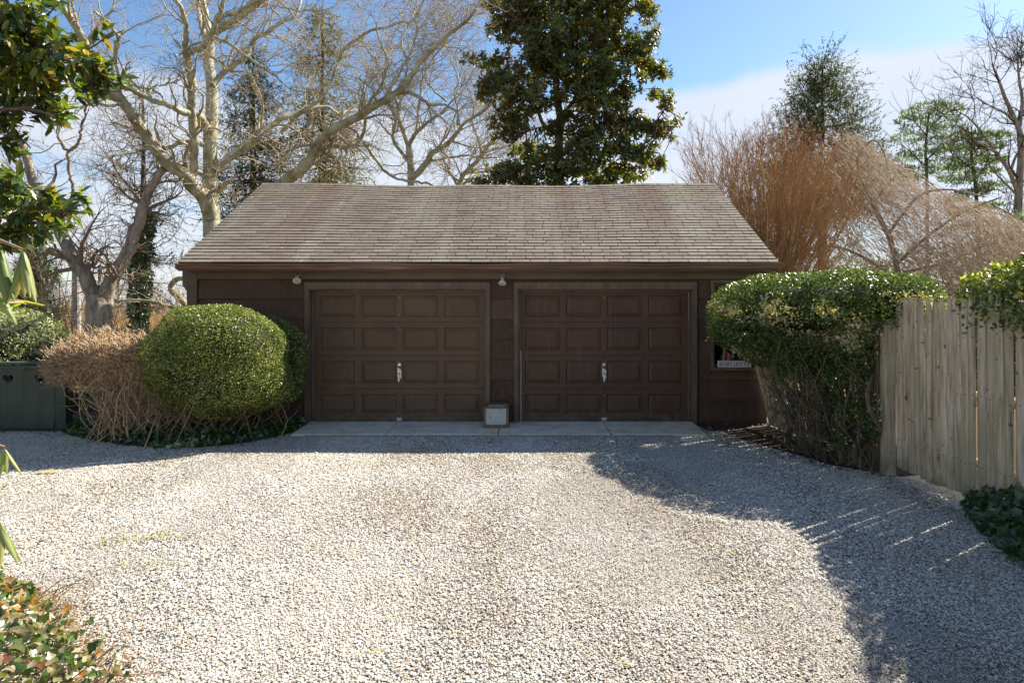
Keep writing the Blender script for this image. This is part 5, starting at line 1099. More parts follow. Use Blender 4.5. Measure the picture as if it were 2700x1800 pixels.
# old pollarded trunk at left
old = thing('old_tree', 'thick V-forked old trunk with rough bark, leaning limbs, behind the bare hedge', 'tree', tuple(at(264, 850, 17)[:2])+(0,))
tk = [([(690, 1500), (690, 800), (686, 690), (690, 560), (686, 470)], c4, 40, 27, 17, 17)]
a, b = limb_paths(tk, 14); b[:, -1] *= .8; b[:, :2] *= 1.2; tubeobj('trunk', [(knobbly(a, gs, .02), b)], M_bark, old, None, 14)
lm = [([(680, 640), (660, 520), (618, 400), (560, 290), (490, 200), (440, 90), (400, -10), (340, -120), (230, -330), (200, -450), (120, -640)], c4, 21, 9, 17, 16.5), ([(700, 640), (715, 520), (748, 410), (800, 300), (865, 200), (920, 60), (965, -60), (1000, -200), (1060, -300), (1135, -400)], c4, 21, 9, 17, 17.4),
 ([(440, -560), (470, -500), (480, -350), (500, -280), (470, 0)], c4, 5, 4, 17.6, 17.6), ([(480, -540), (540, -600), (600, -850)], c4, 5, 1.6, 17.6, 17.6), ([(440, -560), (400, -640), (410, -800)], c4, 5, 1.6, 17.6, 17.6)]
lP, lR = limb_paths(lm, 22); lPk = knobbly(lP, gs, .02)
for i in range(5): tubeobj('limb', [(lPk[i:i+1], lR[i:i+1])], M_bark, old, None, 10)
twigs(old, lP, lR, 30, 200, 700, M_twig, gs, l1=(.8, 2.2), rmin=.006, wig=.26)
# young trunk fragment behind magnolia (left) + low horizontal limbs crossing the view
lw = thing('low_branch', 'pale low horizontal branch reaching left from the garage corner over the bare hedge', 'branch', tuple(at(470, 900, 19)[:2])+(0,))
lm = [([(1300, 640), (1240, 578), (1180, 548), (1050, 512), (900, 500), (790, 508)], c4, 5.5, 3.6, 19, 18.6), ([(800, 505), (840, 430), (872, 330), (850, 260), (790, 205), (730, 180), (640, 220), (560, 270)], c4, 2.4, 1.0, 18.6, 18.4), ([(795, 500), (700, 400), (640, 362), (420, 372), (260, 385)], c4, 2.2, .8, 18.6, 18.4), ([(640, 400), (560, 445), (400, 490), (220, 498)], c4, 2.2, .8, 18.3, 18.2), ([(815, 460), (720, 390), (650, 365)], c4, 2.2, 1, 18.5, 18.4)]
lP, lR = limb_paths(lm, 18)
for i in range(5): tubeobj('limb', [(lP[i:i+1], lR[i:i+1])], M_syc, lw, None, 8)
twigs(lw, lP, lR, 30, 160, 420, M_syct, gs, l1=(.4, 1.2), l2=(.2, .7), l3=(.15, .4), rmin=.0045, wig=.28)
lw2 = thing('bent_branch', 'pale crooked branch bending up against the left garage corner', 'branch', tuple(at(485, 900, 19.5)[:2])+(0,))
lm = [([(1300, 620), (1280, 535), (1230, 480), (1185, 440), (1175, 410), (1200, 368), (1240, 350), (1290, 352)], c4, 9, 6, 19.5, 19.5)]
lP, lR = limb_paths(lm, 18); tubeobj('limb', [(lP, lR)], M_syc, lw2, None, 10)

# ivy-covered trunk
it = thing('ivy_covered_tree', 'slim trunk wrapped in dark ivy between the old tree and the garage', 'tree', tuple(at(365, 850, 21)[:2])+(0,))
lm = [([(960, 900), (955, 500), (975, 100), (985, -300), (1000, -620)], c4, 9, 3, 21, 21)]
lP, lR = limb_paths(lm, 20); tubeobj('trunk', [(lP, lR)], M_barkd, it, None, 8)
bl_ = [tuple(at(*c4(x, y), 21))+(rx*21/F/2.61, .5, rz*21/F/2.61) for x, y, rx, rz in ((955, 580, 52, 90), (965, 440, 62, 110), (965, 300, 66, 120), (980, 150, 66, 110), (990, 30, 56, 90), (950, 660, 45, 60), (1000, -60, 35, 60))]
P, Nn = blob_pts(bl_, 5200, .12, .07, 2.0, gs, 4); leafy('ivy_leaves', P, Nn, .10, .075, 'small', M_ivy, it, .7, -.2, gs)
a = grow(lP[:, 6:], lR[:, 6:], 60, .8, 2.6, (50, 90), 8, .22, .0, .25, 0, g=gs, rmin=.012, tip=.006); b = grow(a[0], a[1], 700, .3, 1.1, (30, 80), 5, .3, 0, .5, .1, g=gs, rmin=.008, tip=.004)
tubeobj('branches', [a, b], M_twigd, it)

# ------------------------------------------------------------------ conifers
def conifer(name, label, px, top_y, depth, half_px, base_px_y, mat, mbark, g, n_br=260, n_leaf=16000, droop=-.25, ll=.16, crown_from=.12, dens_top=1., shape=1.0, cat='tree', lean=0, thin=.03, flat=.4, group=None, tiers=0):
    base = at(px, 900, depth); base.z = 0; top = at(px+lean, top_y, depth); Ht = top.z; Rm = half_px*depth/F
    th = thing(name, label, cat, tuple(base), group); tr_ = np.linspace(0, 1, 12)[:, None]*(np.array(top)-np.array(base))[None]+np.array(base)[None]
    tubeobj('trunk', [(tr_[None], np.linspace(.022*Ht, .02, 12)[None])], mbark, th, None, 9)
    h = crown_from+(1-crown_from)*g.random(n_br)**1.0
    if tiers: h = np.clip(np.round(h*tiers)/tiers+g.normal(size=n_br)*.002, 0, .995)
    a = g.uniform(0, 2*np.pi, n_br); R_ = Rm*((1-h)/(1-crown_from))**shape*(g.uniform(.8, 1.05, n_br) if tiers else g.uniform(.55, 1.08, n_br))+.15
    p0 = np.array(base)[None]+h[:, None]*(np.array(top)-np.array(base))[None]; S = 8; u = np.linspace(0, 1, S)
    dx = np.stack([np.cos(a), np.sin(a)], 1); BP = p0[:, None]+np.concatenate([dx[:, None]*(R_[:, None]*u[None])[..., None], ((droop*u+(.25)*u**2)[None]*R_[:, None])[..., None]], 2)
    BP = BP+g.normal(size=BP.shape)*.03*u[None, :, None]; BR = np.linspace(1, .15, S)[None]*(thin*np.sqrt(R_/Rm+.1))[:, None]
    a2 = grow(BP, BR, n_br*8, Rm*.12, Rm*.38, (35, 70), 5, .12, droop*.1, .5, .15, g=g, rmin=.006, tip=.003)
    tubeobj('branches', [(BP, BR), a2], mbark, th)
    # needles sit on the branchlets
    allp = a2[0]; i = g.choice(len(allp), n_leaf); t_ = g.uniform(0, 3.99, n_leaf); j = t_.astype(int); f_ = (t_-j)[:, None]
    P = allp[i, j]*(1-f_)+allp[i, j+1]*f_; T = allp[i, j+1]-allp[i, j]; T /= np.linalg.norm(T, axis=1, keepdims=True)+1e-9
    D = T+.6*g.normal(size=(n_leaf, 3)); D[:, 2] += droop*.4; v, f, r = leaves(P+g.normal(size=P.shape)*.02, D, unit(n_leaf, g)*flat+np.array([0, 0, 1.]), g.uniform(.6, 1.3, n_leaf)*ll, ll*.30, 'small', None, g)
    o = obj('foliage', mesh('foliage', v, f, mat, attr=r), th); o['kind'] = 'stuff'; return th
gc = np.random.default_rng(9)
conifer('spruce_tree', 'dark drooping conifer behind the main sycamore trunk', 668, 120, 27, 150, 0, M_need, M_barkd, gc, 260, 17000, -.35, .15, .36, shape=.7)
conifer('golden_conifer', 'golden-brown drooping conifer right of the sycamore, above the left ridge', 850, 15, 29, 190, 0, M_needg, M_barkd, gc, 300, 22000, -.45, .15, .36, shape=.7)
conifer('larch_tree', 'thin sparse conifer with dry brown sprays behind the old trunk', 378, 225, 25, 120, 0, M_needg, M_twig, gc, 80, 3000, -.1, .13, .15, shape=.6, thin=.02)
conifer('spruce_tree', 'dark pointed spruce standing above the red-stemmed shrub on the right', 2168, 150, 38, 235, 0, M_need, M_barkd, gc, 420, 50000, -.10, .20, .42, shape=.9, tiers=44)
conifer('broad_conifer', 'dense dark evergreen low behind the old tree, near the left edge', 95, 640, 26, 70, 0, M_ivy, M_barkd, gc, 160, 7000, -.1, .2, .02, shape=.5)
# white pines
def pine(label, lm, tufts, depth, g):
    th = thing('pine_tree', label, 'tree', tuple(at(lm[0][0][0][0], 900, depth)[:2])+(0,), 'tall pines far right'); P0, R0 = limb_paths(lm, 16)
    tubeobj('trunk', [(P0[:1], R0[:1])], M_barkd, th, None, 8); tubeobj('limb', [(P0[1:], R0[1:])], M_barkd, th)
    bl = [tuple(at(x, y, depth+g.uniform(-1, 1)))+(rx*depth/F, .9, rz*depth/F*.8) for x, y, rx, rz in tufts]
    P, Nn = blob_pts(bl, len(bl)*300, .10, .08, 2.0, g, 2.0, cull=.4)
    # needle fans pointing up and out
    n = len(P); D = unit(n, g)*.8+Nn*.5; D[:, 2] += .5; v, f, r = leaves(P, D, unit(n, g), g.uniform(.18, .42, n), .07, 'small', None, g)
    o = obj('foliage', mesh('foliage', v, f, M_pine, attr=r), th); o['kind'] = 'stuff'
    a = grow(P0[1:], R0[1:], 60, 1., 2.6, (20, 60), 6, .12, .05, .5, .2, g=g, rmin=.02, tip=.01); tubeobj('branches', [a], M_barkd, th)
pine('tall flat-topped pine on the right, left one of the pair', [([(2446, 900), (2444, 480), (2440, 400), (2446, 330), (2450, 290)], identity, 5, 2, 48, 48), ([(2442, 440), (2400, 400), (2375, 380)], identity, 2, 1, 48, 47), ([(2444, 420), (2500, 375), (2530, 360)], identity, 2, 1, 48, 47), ([(2444, 350), (2480, 310), (2520, 285)], identity, 2, 1, 48, 47), ([(2444, 360), (2410, 320), (2380, 310)], identity, 2, 1, 48, 47), ([(2445, 470), (2400, 465), (2370, 470)], identity, 2, 1, 48, 47)],
 [(2450, 285, 45, 16), (2500, 290, 38, 16), (2420, 300, 40, 14), (2390, 318, 28, 9), (2480, 318, 50, 13), (2430, 340, 55, 14), (2510, 345, 42, 12), (2395, 365, 42, 10), (2460, 375, 55, 13), (2530, 362, 30, 8), (2430, 405, 50, 10), (2500, 400, 45, 9), (2395, 420, 30, 7), (2480, 430, 50, 10), (2420, 450, 45, 11), (2490, 455, 40, 9), (2400, 470, 38, 9), (2510, 472, 34, 8), (2380, 448, 22, 6)], 48, gc)
pine('tall thin pine on the right with drooping shelves, right one of the pair', [([(2582, 900), (2578, 600), (2570, 470), (2560, 400), (2566, 350)], identity, 6, 2.2, 40, 40), ([(2574, 520), (2620, 500), (2650, 510)], identity, 2, 1, 40, 39), ([(2570, 450), (2530, 420), (2510, 410)], identity, 2, 1, 40, 39), ([(2566, 420), (2610, 390), (2640, 370)], identity, 2, 1, 40, 39), ([(2576, 590), (2530, 570), (2500, 560)], identity, 2, 1, 40, 39)],
 [(2570, 360, 36, 9), (2620, 362, 34, 8), (2530, 388, 40, 8), (2600, 392, 40, 8), (2560, 420, 44, 9), (2620, 425, 26, 6), (2530, 440, 34, 7), (2590, 455, 40, 9), (2540, 478, 34, 7), (2610, 490, 30, 7), (2560, 510, 38, 8), (2520, 530, 26, 6), (2610, 545, 30, 7), (2540, 560, 34, 7), (2590, 590, 36, 8), (2530, 600, 28, 6)], 40, gc)
rt = thing('bare_tree', 'tall bare grey tree at the right edge of the photo', 'tree', tuple(at(2690, 900, 36)[:2])+(0,))
lm = [([(2300, 3000), (2310, 1500), (2330, 1100), (2320, 900), (2230, 700), (2180, 560), (2130, 440)], c3, 11, 1.6, 36, 36), ([(2320, 880), (2340, 700), (2320, 560), (2310, 420), (2330, 320)], c3, 5, 1.2, 36, 37), ([(2310, 1330), (2250, 1180), (2180, 1080), (2080, 940), (1990, 830), (1920, 780)], c3, 6, 1.2, 36, 34), ([(2260, 1180), (2300, 1070), (2370, 980), (2430, 850)], c3, 4, 1.2, 36, 36), ([(2180, 1060), (2080, 1010), (2000, 960)], c3, 3, 1, 35, 34), ([(2300, 830), (2200, 770), (2100, 720), (2010, 660)], c3, 3, 1, 36, 35), ([(2290, 1330), (2180, 1220), (2100, 1130), (2000, 1060)], c3, 3, 1, 36, 34), ([(2350, 800), (2420, 600), (2480, 300)], c3, 5, 1.6, 36, 36)]
lP, lR = limb_paths(lm, 22); tubeobj('trunk', [(lP[:1], lR[:1])], M_bark, rt, None, 10); tubeobj('limb', [(lP[1:], lR[1:])], M_bark, rt, None, 8)
twigs(rt, lP[:, 6:], lR[:, 6:], 70, 480, 1500, M_twigd, gs, l1=(1.2, 3.2), l2=(.7, 1.9), l3=(.3, .9), rmin=.011, wig=.2, up=.05)

# ------------------------------------------------------------------ big magnolia behind the garage
gm = np.random.default_rng(17)
mg = thing('magnolia_tree', 'large glossy evergreen magnolia rising behind the middle of the garage', 'tree', tuple(at(1480, 900, 19.5)[:2])+(0,))
DM = 19.5
lm = [([(1510, 2300), (1505, 1300), (1500, 950), (1508, 780), (1480, 640), (1490, 400), (1560, 200), (1600, -50), (1610, -300)], c2, 13, 5, DM, DM), ([(1500, 920), (1400, 870), (1350, 760), (1260, 640), (1150, 560), (1020, 500)], c2, 6, 2, DM, DM-1), ([(1505, 800), (1600, 700), (1640, 550), (1620, 400), (1640, 100)], c2, 6, 2.5, DM, DM+.6), ([(1600, 650), (1750, 500), (1900, 420), (2060, 460), (2200, 500)], c2, 4, 1.5, DM, DM+.4),
      ([(1500, 1100), (1700, 900), (1900, 820), (2100, 850), (2300, 880)], c2, 5, 1.5, DM, DM-.5), ([(1480, 500), (1380, 350), (1300, 200), (1150, 90)], c2, 5, 1.5, DM, DM-.8), ([(1500, 1200), (1300, 1130), (1100, 1230), (930, 1250)], c2, 5, 1.5, DM, DM-1), ([(1560, 300), (1750, 200), (1950, 100), (2080, 20)], c2, 4, 1.4, DM, DM+.5), ([(2150, 860), (2220, 760), (2230, 660)], c2, 2, 1, DM, DM), ([(1400, 870), (1300, 900), (1180, 960)], c2, 3, 1, DM, DM-.6)]
lP, lR = limb_paths(lm, 22); tubeobj('trunk', [(lP[:1], lR[:1])], M_barkd, mg, None, 10); tubeobj('limb', [(lP[1:], lR[1:])], M_barkd, mg, None, 7)
bl = [(1560, 40, 470, 240), (1200, 60, 250, 120), (1150, 190, 170, 80), (1040, 20, 70, 60), (1500, 300, 400, 150), (1850, 250, 190, 160), (2060, 330, 130, 110), (1420, 480, 420, 110), (1040, 430, 140, 50), (1100, 560, 160, 80), (980, 620, 60, 60), (870, 420, 50, 32), (1800, 500, 320, 110), (2150, 480, 130, 55), (2230, 510, 60, 30), (1280, 680, 280, 90), (1750, 680, 300, 110), (1980, 640, 100, 60), (1180, 830, 160, 90), (1130, 930, 80, 60),
      (1680, 850, 230, 110), (1950, 860, 250, 90), (2200, 900, 130, 70), (2240, 700, 45, 80), (2150, 660, 40, 45), (2320, 830, 35, 40), (1700, 1020, 330, 110), (2030, 1060, 200, 100), (2180, 1130, 60, 60), (1330, 1050, 190, 80), (1560, 1180, 420, 110), (1900, 1200, 240, 80), (1150, 1190, 180, 70), (960, 1250, 110, 34), (1260, 1330, 300, 90), (1700, 1380, 450, 120), (1420, 890, 60, 50), (1800, -30, 330, 130), (2120, 60, 60, 120), (2150, 220, 40, 60)]
bw_ = [tuple(at(*c2(x, y), DM+gm.uniform(-.5, .5)))+(rx*DM/F/2.61, min(1.7, max(.35, (rx+rz)*.55*DM/F/2.61)), rz*DM/F/2.61) for x, y, rx, rz in bl]
B = np.array(bw_); ar = B[:, 3]*B[:, 5]; nC = 3900; i = gm.choice(len(B), nC, p=ar/ar.sum()); d = unit(nC, gm)*(gm.random(nC)**.45)[:, None]
Cc = B[i, :3]+d*B[i, 3:6]; out_d = d+.25*gm.normal(size=(nC, 3)); out_d[:, 2] += .35; out_d /= np.linalg.norm(out_d, axis=1, keepdims=True)
m_ = 13; P = np.repeat(Cc, m_, 0)+gm.normal(size=(nC*m_, 3))*.045; ax_ = np.repeat(out_d, m_, 0); q = unit(len(P), gm); q -= (q*ax_).sum(1, keepdims=True)*ax_; q /= np.linalg.norm(q, axis=1, keepdims=True)
D = q+ax_*gm.uniform(-.1, .9, len(P))[:, None]; Nn = ax_+.25*gm.normal(size=P.shape)
v, f, r = leaves(P, D, Nn, gm.uniform(.10, .19, len(P)), .066, 'oval', gm.random(len(P)), gm); o = obj('foliage', mesh('foliage', v, f, M_mag, attr=r), mg); o['kind'] = 'stuff'
# twigs joining the leaf clusters to the limbs
nodes = lP.reshape(-1, 3); dd = ((Cc[:, None]-nodes[None])**2).sum(2); nn_ = nodes[dd.argmin(1)]; kk = (gm.random(nC) < .45) & (dd.min(1) < .8)
sP, sR = stems(nn_[kk]+(Cc[kk]-nn_[kk])*.0, Cc[kk], np.full(kk.sum(), .022), .006, gm, 6, .12); tubeobj('branches', [(sP, sR)], M_barkd, mg, k=4)

# ------------------------------------------------------------------ near magnolia, left edge of the view
nm = thing('magnolia_tree', 'near magnolia with large glossy leaves hanging in at the upper left', 'tree', (-8.4, 7.6, 0))
DN = 7.4
tk0 = np.array([(-8.4, 7.6, 0), (-8.35, 7.6, 1.5), (-8.3, 7.5, 3), (-8.2, 7.5, 4.5), (-8.2, 7.5, 6)], float); tubeobj('trunk', [(smooth_path(tk0, [.2, .17, .15, .12, .08], 14)[0][None], np.linspace(.2, .08, 14)[None])], M_barkd, nm, None, 10)
lm = [([(-560, 300), (-300, 180), (0, 130), (110, 120), (200, 150), (260, 190), (300, 220)], identity, 12, 2, DN, DN-.2), ([(-560, 200), (-200, 60), (0, 30), (70, 20), (130, 40)], identity, 10, 2, DN, DN+.3), ([(-560, 400), (-200, 330), (0, 290), (90, 290), (150, 310)], identity, 9, 2, DN, DN-.2), ([(-560, 620), (-200, 560), (0, 540), (110, 550), (220, 560)], identity, 9, 2, DN, DN-.1), ([(-300, 420), (-60, 380), (40, 360), (80, 390)], identity, 5, 2, DN, DN), ([(-300, 600), (-60, 610), (50, 600), (90, 625)], identity, 5, 2, DN, DN+.1), ([(200, 150), (250, 120), (285, 95)], identity, 2.4, 1.4, DN-.1, DN-.2), ([(0, 130), (80, 80), (160, 5), (175, -20)], identity, 3, 1.4, DN, DN)]
lP, lR = limb_paths(lm, 20); tubeobj('limb', [(lP, lR)], M_barkd, nm, None, 7)
bl = [(50, 40, 90, 60), (20, 110, 70, 70), (110, 110, 60, 40), (140, 150, 90, 50), (210, 175, 65, 38), (270, 200, 40, 34), (60, 200, 95, 60), (150, 215, 60, 34), (30, 260, 60, 30), (110, 275, 62, 38), (150, 300, 30, 26), (45, 330, 55, 40), (80, 375, 24, 22), (20, 390, 30, 30), (265, 235, 26, 16), (230, 250, 20, 18), (262, 85, 12, 18), (170, 0, 14, 16),
      (60, 520, 80, 55), (130, 550, 60, 36), (200, 545, 40, 22), (150, 510, 20, 20), (215, 505, 16, 22), (60, 590, 70, 40), (130, 600, 50, 22), (30, 470, 26, 30), (25, 635, 50, 26), (185, 590, 22, 14), (-120, 150, 140, 130), (-140, 500, 140, 140)]
B = np.array([tuple(at(x, y, DN+gm.uniform(-.25, .25)))+(rx*DN/F, max(.12, (rx+rz)*.5*DN/F), rz*DN/F) for x, y, rx, rz in bl]); ar = B[:, 3]*B[:, 5]
nC = 560; i = gm.choice(len(B), nC, p=ar/ar.sum()); d = unit(nC, gm)*(gm.random(nC)**.4)[:, None]; Cc = B[i, :3]+d*B[i, 3:6]
ax = np.array([[.75, -.25, -.05]])+.45*gm.normal(size=(nC, 3)); ax /= np.linalg.norm(ax, axis=1, keepdims=True); m_ = 8
P = np.repeat(Cc, m_, 0)+gm.normal(size=(nC*m_, 3))*.03; ax_ = np.repeat(ax, m_, 0); q = unit(len(P), gm); q -= (q*ax_).sum(1, keepdims=True)*ax_; q /= np.linalg.norm(q, axis=1, keepdims=True)
D = q*.8+ax_*gm.uniform(.1, 1.1, len(P))[:, None]; D[:, 2] -= .15; Nn = ax_*.3+.35*gm.normal(size=P.shape)+np.array([0, 0, .9]); Lg = gm.uniform(.13, .21, len(P)); rr = gm.random(len(P))
px = P[:, 0]/P[:, 1]*F+CX; py = CY-(P[:, 2]-H)/P[:, 1]*F; iv_ = np.where((px > 0) & (py > -20))[0]; pick = gm.choice(iv_, min(298, len(iv_)), replace=False); m_ = np.ones(len(P), bool); m_[pick] = False
v, f, r = leaves(P[m_], D[m_], Nn[m_], Lg[m_], Lg[m_]*.38, 'oval', rr[m_], gm); o = obj('far_leaves', mesh('far_leaves', v, f, M_magn, attr=r), nm); o['kind'] = 'stuff'
for k_ in pick:
    v, f, r = leaves(P[k_:k_+1], D[k_:k_+1], Nn[k_:k_+1], Lg[k_], Lg[k_]*.38, 'oval', rr[k_:k_+1], gm); obj('leaf', mesh('leaf', v, f, M_magn, attr=r), nm)
nodes = lP.reshape(-1, 3); dd = ((Cc[:, None]-nodes[None])**2).sum(2); nn_ = nodes[dd.argmin(1)]; sP, sR = stems(nn_, Cc, np.full(nC, .007), .003, gm, 5, .05); tubeobj('twigs', [(sP, sR)], M_barkd, nm, k=4)

# ------------------------------------------------------------------ rhododendron leaves reaching in at the left edge
M_rho = leaf_mat('rhododendron_leaf', [(0, (.14, .20, .05)), (.6, (.30, .34, .12)), (1, (.42, .38, .14))], .4, .35, back=(.50, .47, .24), spec=.5, tcol=(1.4, 1.4, .6))
rh = thing('rhododendron_bush', 'near bush at the left edge with long pale drooping leaves', 'bush', (-2.6, 2.1, 0))
DR = 2.05; ps = []
def whorl(px, py, n, droop, L0, g, spread=1.0, mt=None, d=DR, w_=.34):
    b = np.array(at(px, py, d))
    for k in range(n):
        a = 2*math.pi*(k+g.uniform(-.3, .3))/n; D = np.array([[math.cos(a)*spread, math.sin(a)*spread*.6, -droop+g.uniform(-.15, .15)]]); Lg = L0*g.uniform(.8, 1.15)
        Nn = np.array([[math.cos(a)*droop, math.sin(a)*droop, spread]]); v, f, r = leaves(b[None]+D/np.linalg.norm(D)*.006, D, Nn, Lg, Lg*w_, 'droop', np.array([g.random()]), g)
        # curve the blade downwards along its length
        dv = v-b[None]; t_ = np.linalg.norm(dv, axis=1)/Lg; v = v-np.array([[0, 0, 1]])*(.22*Lg*t_**2)[:, None]
        obj('leaf', mesh('leaf', v, f, mt or M_rho, attr=r, smooth=True), rh)
gr_ = np.random.default_rng(3)
whorl(62, 660, 7, 1.5, .125, gr_, .55); whorl(2, 655, 6, 1.6, .15, gr_, .6); whorl(-30, 700, 6, 1.3, .15, gr_, .8); whorl(22, 790, 6, -.12, .085, gr_, 1.0, M_yel, DR+.3, .36); whorl(60, 795, 5, -.02, .07, gr_, 1.0, M_yel, DR+.35, .36)
whorl(12, 1180, 4, 1.1, .075, gr_, .75); whorl(0, 1372, 7, 1.3, .135, gr_, .75); whorl(-50, 1400, 6, 1.2, .14, gr_, .8); whorl(-60, 1190, 6, 1.2, .12, gr_, .8)
for q in ((-560, 560, -60, 620, 2, 652), (-560, 560, -20, 630, 62, 658), (-500, 800, -200, 780, 22, 792), (-400, 800, -100, 800, 60, 797), (-560, 1180, -200, 1130, 12, 1178), (-560, 1500, -200, 1340, 0, 1370)):
    a, b = smooth_path([at(q[0], q[1], DR+.1), at(q[2], q[3], DR), at(q[4], q[5], DR+(.3 if q[5] in (792, 797) else 0))], [.012, .006, .0035], 10); ps.append((a[None], b[None]))
ps.append((np.array([[(-2.6, 2.1, 0), (-2.6, 2.12, .5), (-2.65, 2.1, 1.), (-2.6, 2.1, 1.6), (-2.55, 2.1, 2.1)]], float), np.array([[.04, .035, .03, .02, .01]])))
for i_, p in enumerate(ps): tubeobj('stem', [p], M_twig, rh, None, 6)

# ------------------------------------------------------------------ shrubs on the right, behind the garage
gq = np.random.default_rng(71)
rs = thing('red_stemmed_shrub', 'tall fan-shaped leafless shrub with golden-red stems behind the right end of the roof', 'shrub', tuple(at(2010, 900, 17)[:2])+(0,))
n = 300; base = np.array(at(2010, 900, 17)); base[2] = 0; bs = base[None]+gq.normal(size=(n, 3))*[.28, .28, 0]
tpx = gq.uniform(1800, 2290, n); ty = np.interp(tpx, [1790, 1850, 1950, 2050, 2100, 2180, 2300], [400, 395, 375, 350, 345, 400, 520])+np.abs(gq.normal(size=n))*85-20; dp = 17+gq.normal(size=n)*.9
tp = np.stack([(tpx-CX)*dp/F, dp, H+(CY-ty)*dp/F], 1); mid = bs*.55+tp*.45; mid[:, 0] = bs[:, 0]*.72+tp[:, 0]*.28; u = np.linspace(0, 1, 10)[None, :, None]
SP = bs[:, None]*(1-u)**2+2*mid[:, None]*u*(1-u)+tp[:, None]*u**2+gq.normal(size=(n, 10, 3))*.03*u; SR = np.linspace(1, .22, 10)[None]*gq.uniform(.010, .020, n)[:, None]
M_gold = bark_mat('golden_stem', (.26, .155, .055), (.50, .34, .15), 5, bump=.1); M_redt = bark_mat('reddish_twig', (.30, .155, .07), (.50, .30, .15), 5, bump=.1)
tubeobj('stem', [(SP, SR)], M_gold, rs, k=4)
a = grow(SP, SR, 2200, .4, 1.1, (12, 40), 6, .10, .03, .5, .45, g=gq, rmin=.006, tip=.003); b = grow(a[0], a[1], 6500, .12, .45, (15, 50), 4, .15, .03, .6, .1, g=gq, rmin=.0045, tip=.0025)
tubeobj('twigs', [a, b], M_redt, rs)
i = gq.choice(len(b[0]), 5200); PP = b[0][i, -1]+gq.normal(size=(5200, 3))*.02; leafy('old_seed_heads', PP, unit(len(PP), gq), .035, .018, 'small', leaf_mat('rust_seed', [(0, (.30, .12, .05)), (1, (.5, .28, .13))], .7, .3), rs, .5, 0, gq)

wp = thing('weeping_tree', 'broad weeping tree with a curtain of pale tan twigs, right background', 'tree', tuple(at(2380, 900, 20)[:2])+(0,))
DW = 20
lm = [([(2385, 1000), (2370, 760), (2350, 640), (2300, 540), (2250, 450), (2200, 385)], identity, 10, 3, DW, DW), ([(2360, 700), (2450, 620), (2540, 560), (2640, 520)], identity, 6, 2, DW, DW-1), ([(2300, 540), (2260, 430), (2300, 370), (2330, 400), (2345, 460)], identity, 4, 1.5, DW, DW-1), ([(2370, 740), (2280, 680), (2200, 650), (2120, 660)], identity, 5, 1.5, DW, DW-1.5), ([(2340, 620), (2420, 520), (2500, 500), (2600, 520)], identity, 5, 1.5, DW, DW-1.5), ([(2370, 720), (2500, 690), (2620, 640), (2760, 620)], identity, 5, 1.5, DW, DW+1), ([(2250, 450), (2180, 400), (2130, 430), (2100, 520)], identity, 4, 1.2, DW, DW-.5), ([(2300, 540), (2380, 450), (2450, 480), (2530, 560)], identity, 4, 1.2, DW, DW+1)]
lP, lR = limb_paths(lm, 20); tubeobj('trunk', [(lP[:1], lR[:1])], M_bark, wp, None, 9); tubeobj('limb', [(lP[1:], lR[1:])], M_bark, wp, None, 6)
# canopy surface line: start points just under it, twigs trail down to the right
n = 4800; sx_ = gq.uniform(2060, 2780, n); topy = np.interp(sx_, [2040, 2120, 2190, 2260, 2330, 2420, 2500, 2600, 2700, 2800], [520, 410, 340, 345, 400, 470, 500, 535, 590, 620]); sy_ = topy+gq.random(n)**1.1*(765-topy)
dp = DW+gq.normal(size=n)*1.2; P0 = np.stack([(sx_-CX)*dp/F, dp, H+(CY-sy_)*dp/F], 1); dirx = np.interp(sx_, [2060, 2180, 2300, 2700], [-.6, .5, 1.0, .75])+gq.normal(size=n)*.35
D = np.stack([dirx, gq.normal(size=n)*.35, -.55+.25*gq.normal(size=n)], 1); D /= np.linalg.norm(D, axis=1, keepdims=True); Ln = gq.uniform(.4, 1.3, n); u = np.linspace(0, 1, 6)
WP = P0[:, None]+D[:, None]*(Ln[:, None]*u[None])[..., None]; WP[:, :, 2] -= (.35*Ln[:, None]*u[None]**2); WP += gq.normal(size=WP.shape)*.015; WR = np.linspace(1, .35, 6)[None]*(.0035+.004*gq.exponential(1., n).clip(0, 3.5))[:, None]
M_weep = bark_mat('pale_weeping_twig', (.26, .18, .12), (.50, .40, .29), 2.5, bump=.1)
b = grow(WP, WR, 6500, .15, .6, (12, 45), 4, .12, -.05, .7, .0, g=gq, rmin=.005, tip=.003); tubeobj('weeping_twigs', [(WP, WR), b], M_weep, wp)
# mixed evergreen/brush mass closing the view behind the weeping tree
bk = thing('evergreen_mass', 'dull green evergreen thicket seen through the weeping twigs', 'bushes', tuple(at(2500, 900, 30)[:2])+(0,)); bk['kind'] = 'stuff'
bl_ = [tuple(at(x, y, 30+gq.uniform(-1, 1)))+(rx*30/F, 1.8, rz*30/F) for x, y, rx, rz in ((2250, 760, 130, 90), (2430, 740, 120, 110), (2600, 720, 110, 120), (2720, 700, 90, 160), (2120, 790, 100, 60), (2820, 720, 120, 130))]
P, Nn = blob_pts(bl_, 9000, .6, .3, 2.0, gq, .9, .6); leafy('foliage', P, Nn, .26, .10, 'small', M_pine, bk, .9, -.1, gq)

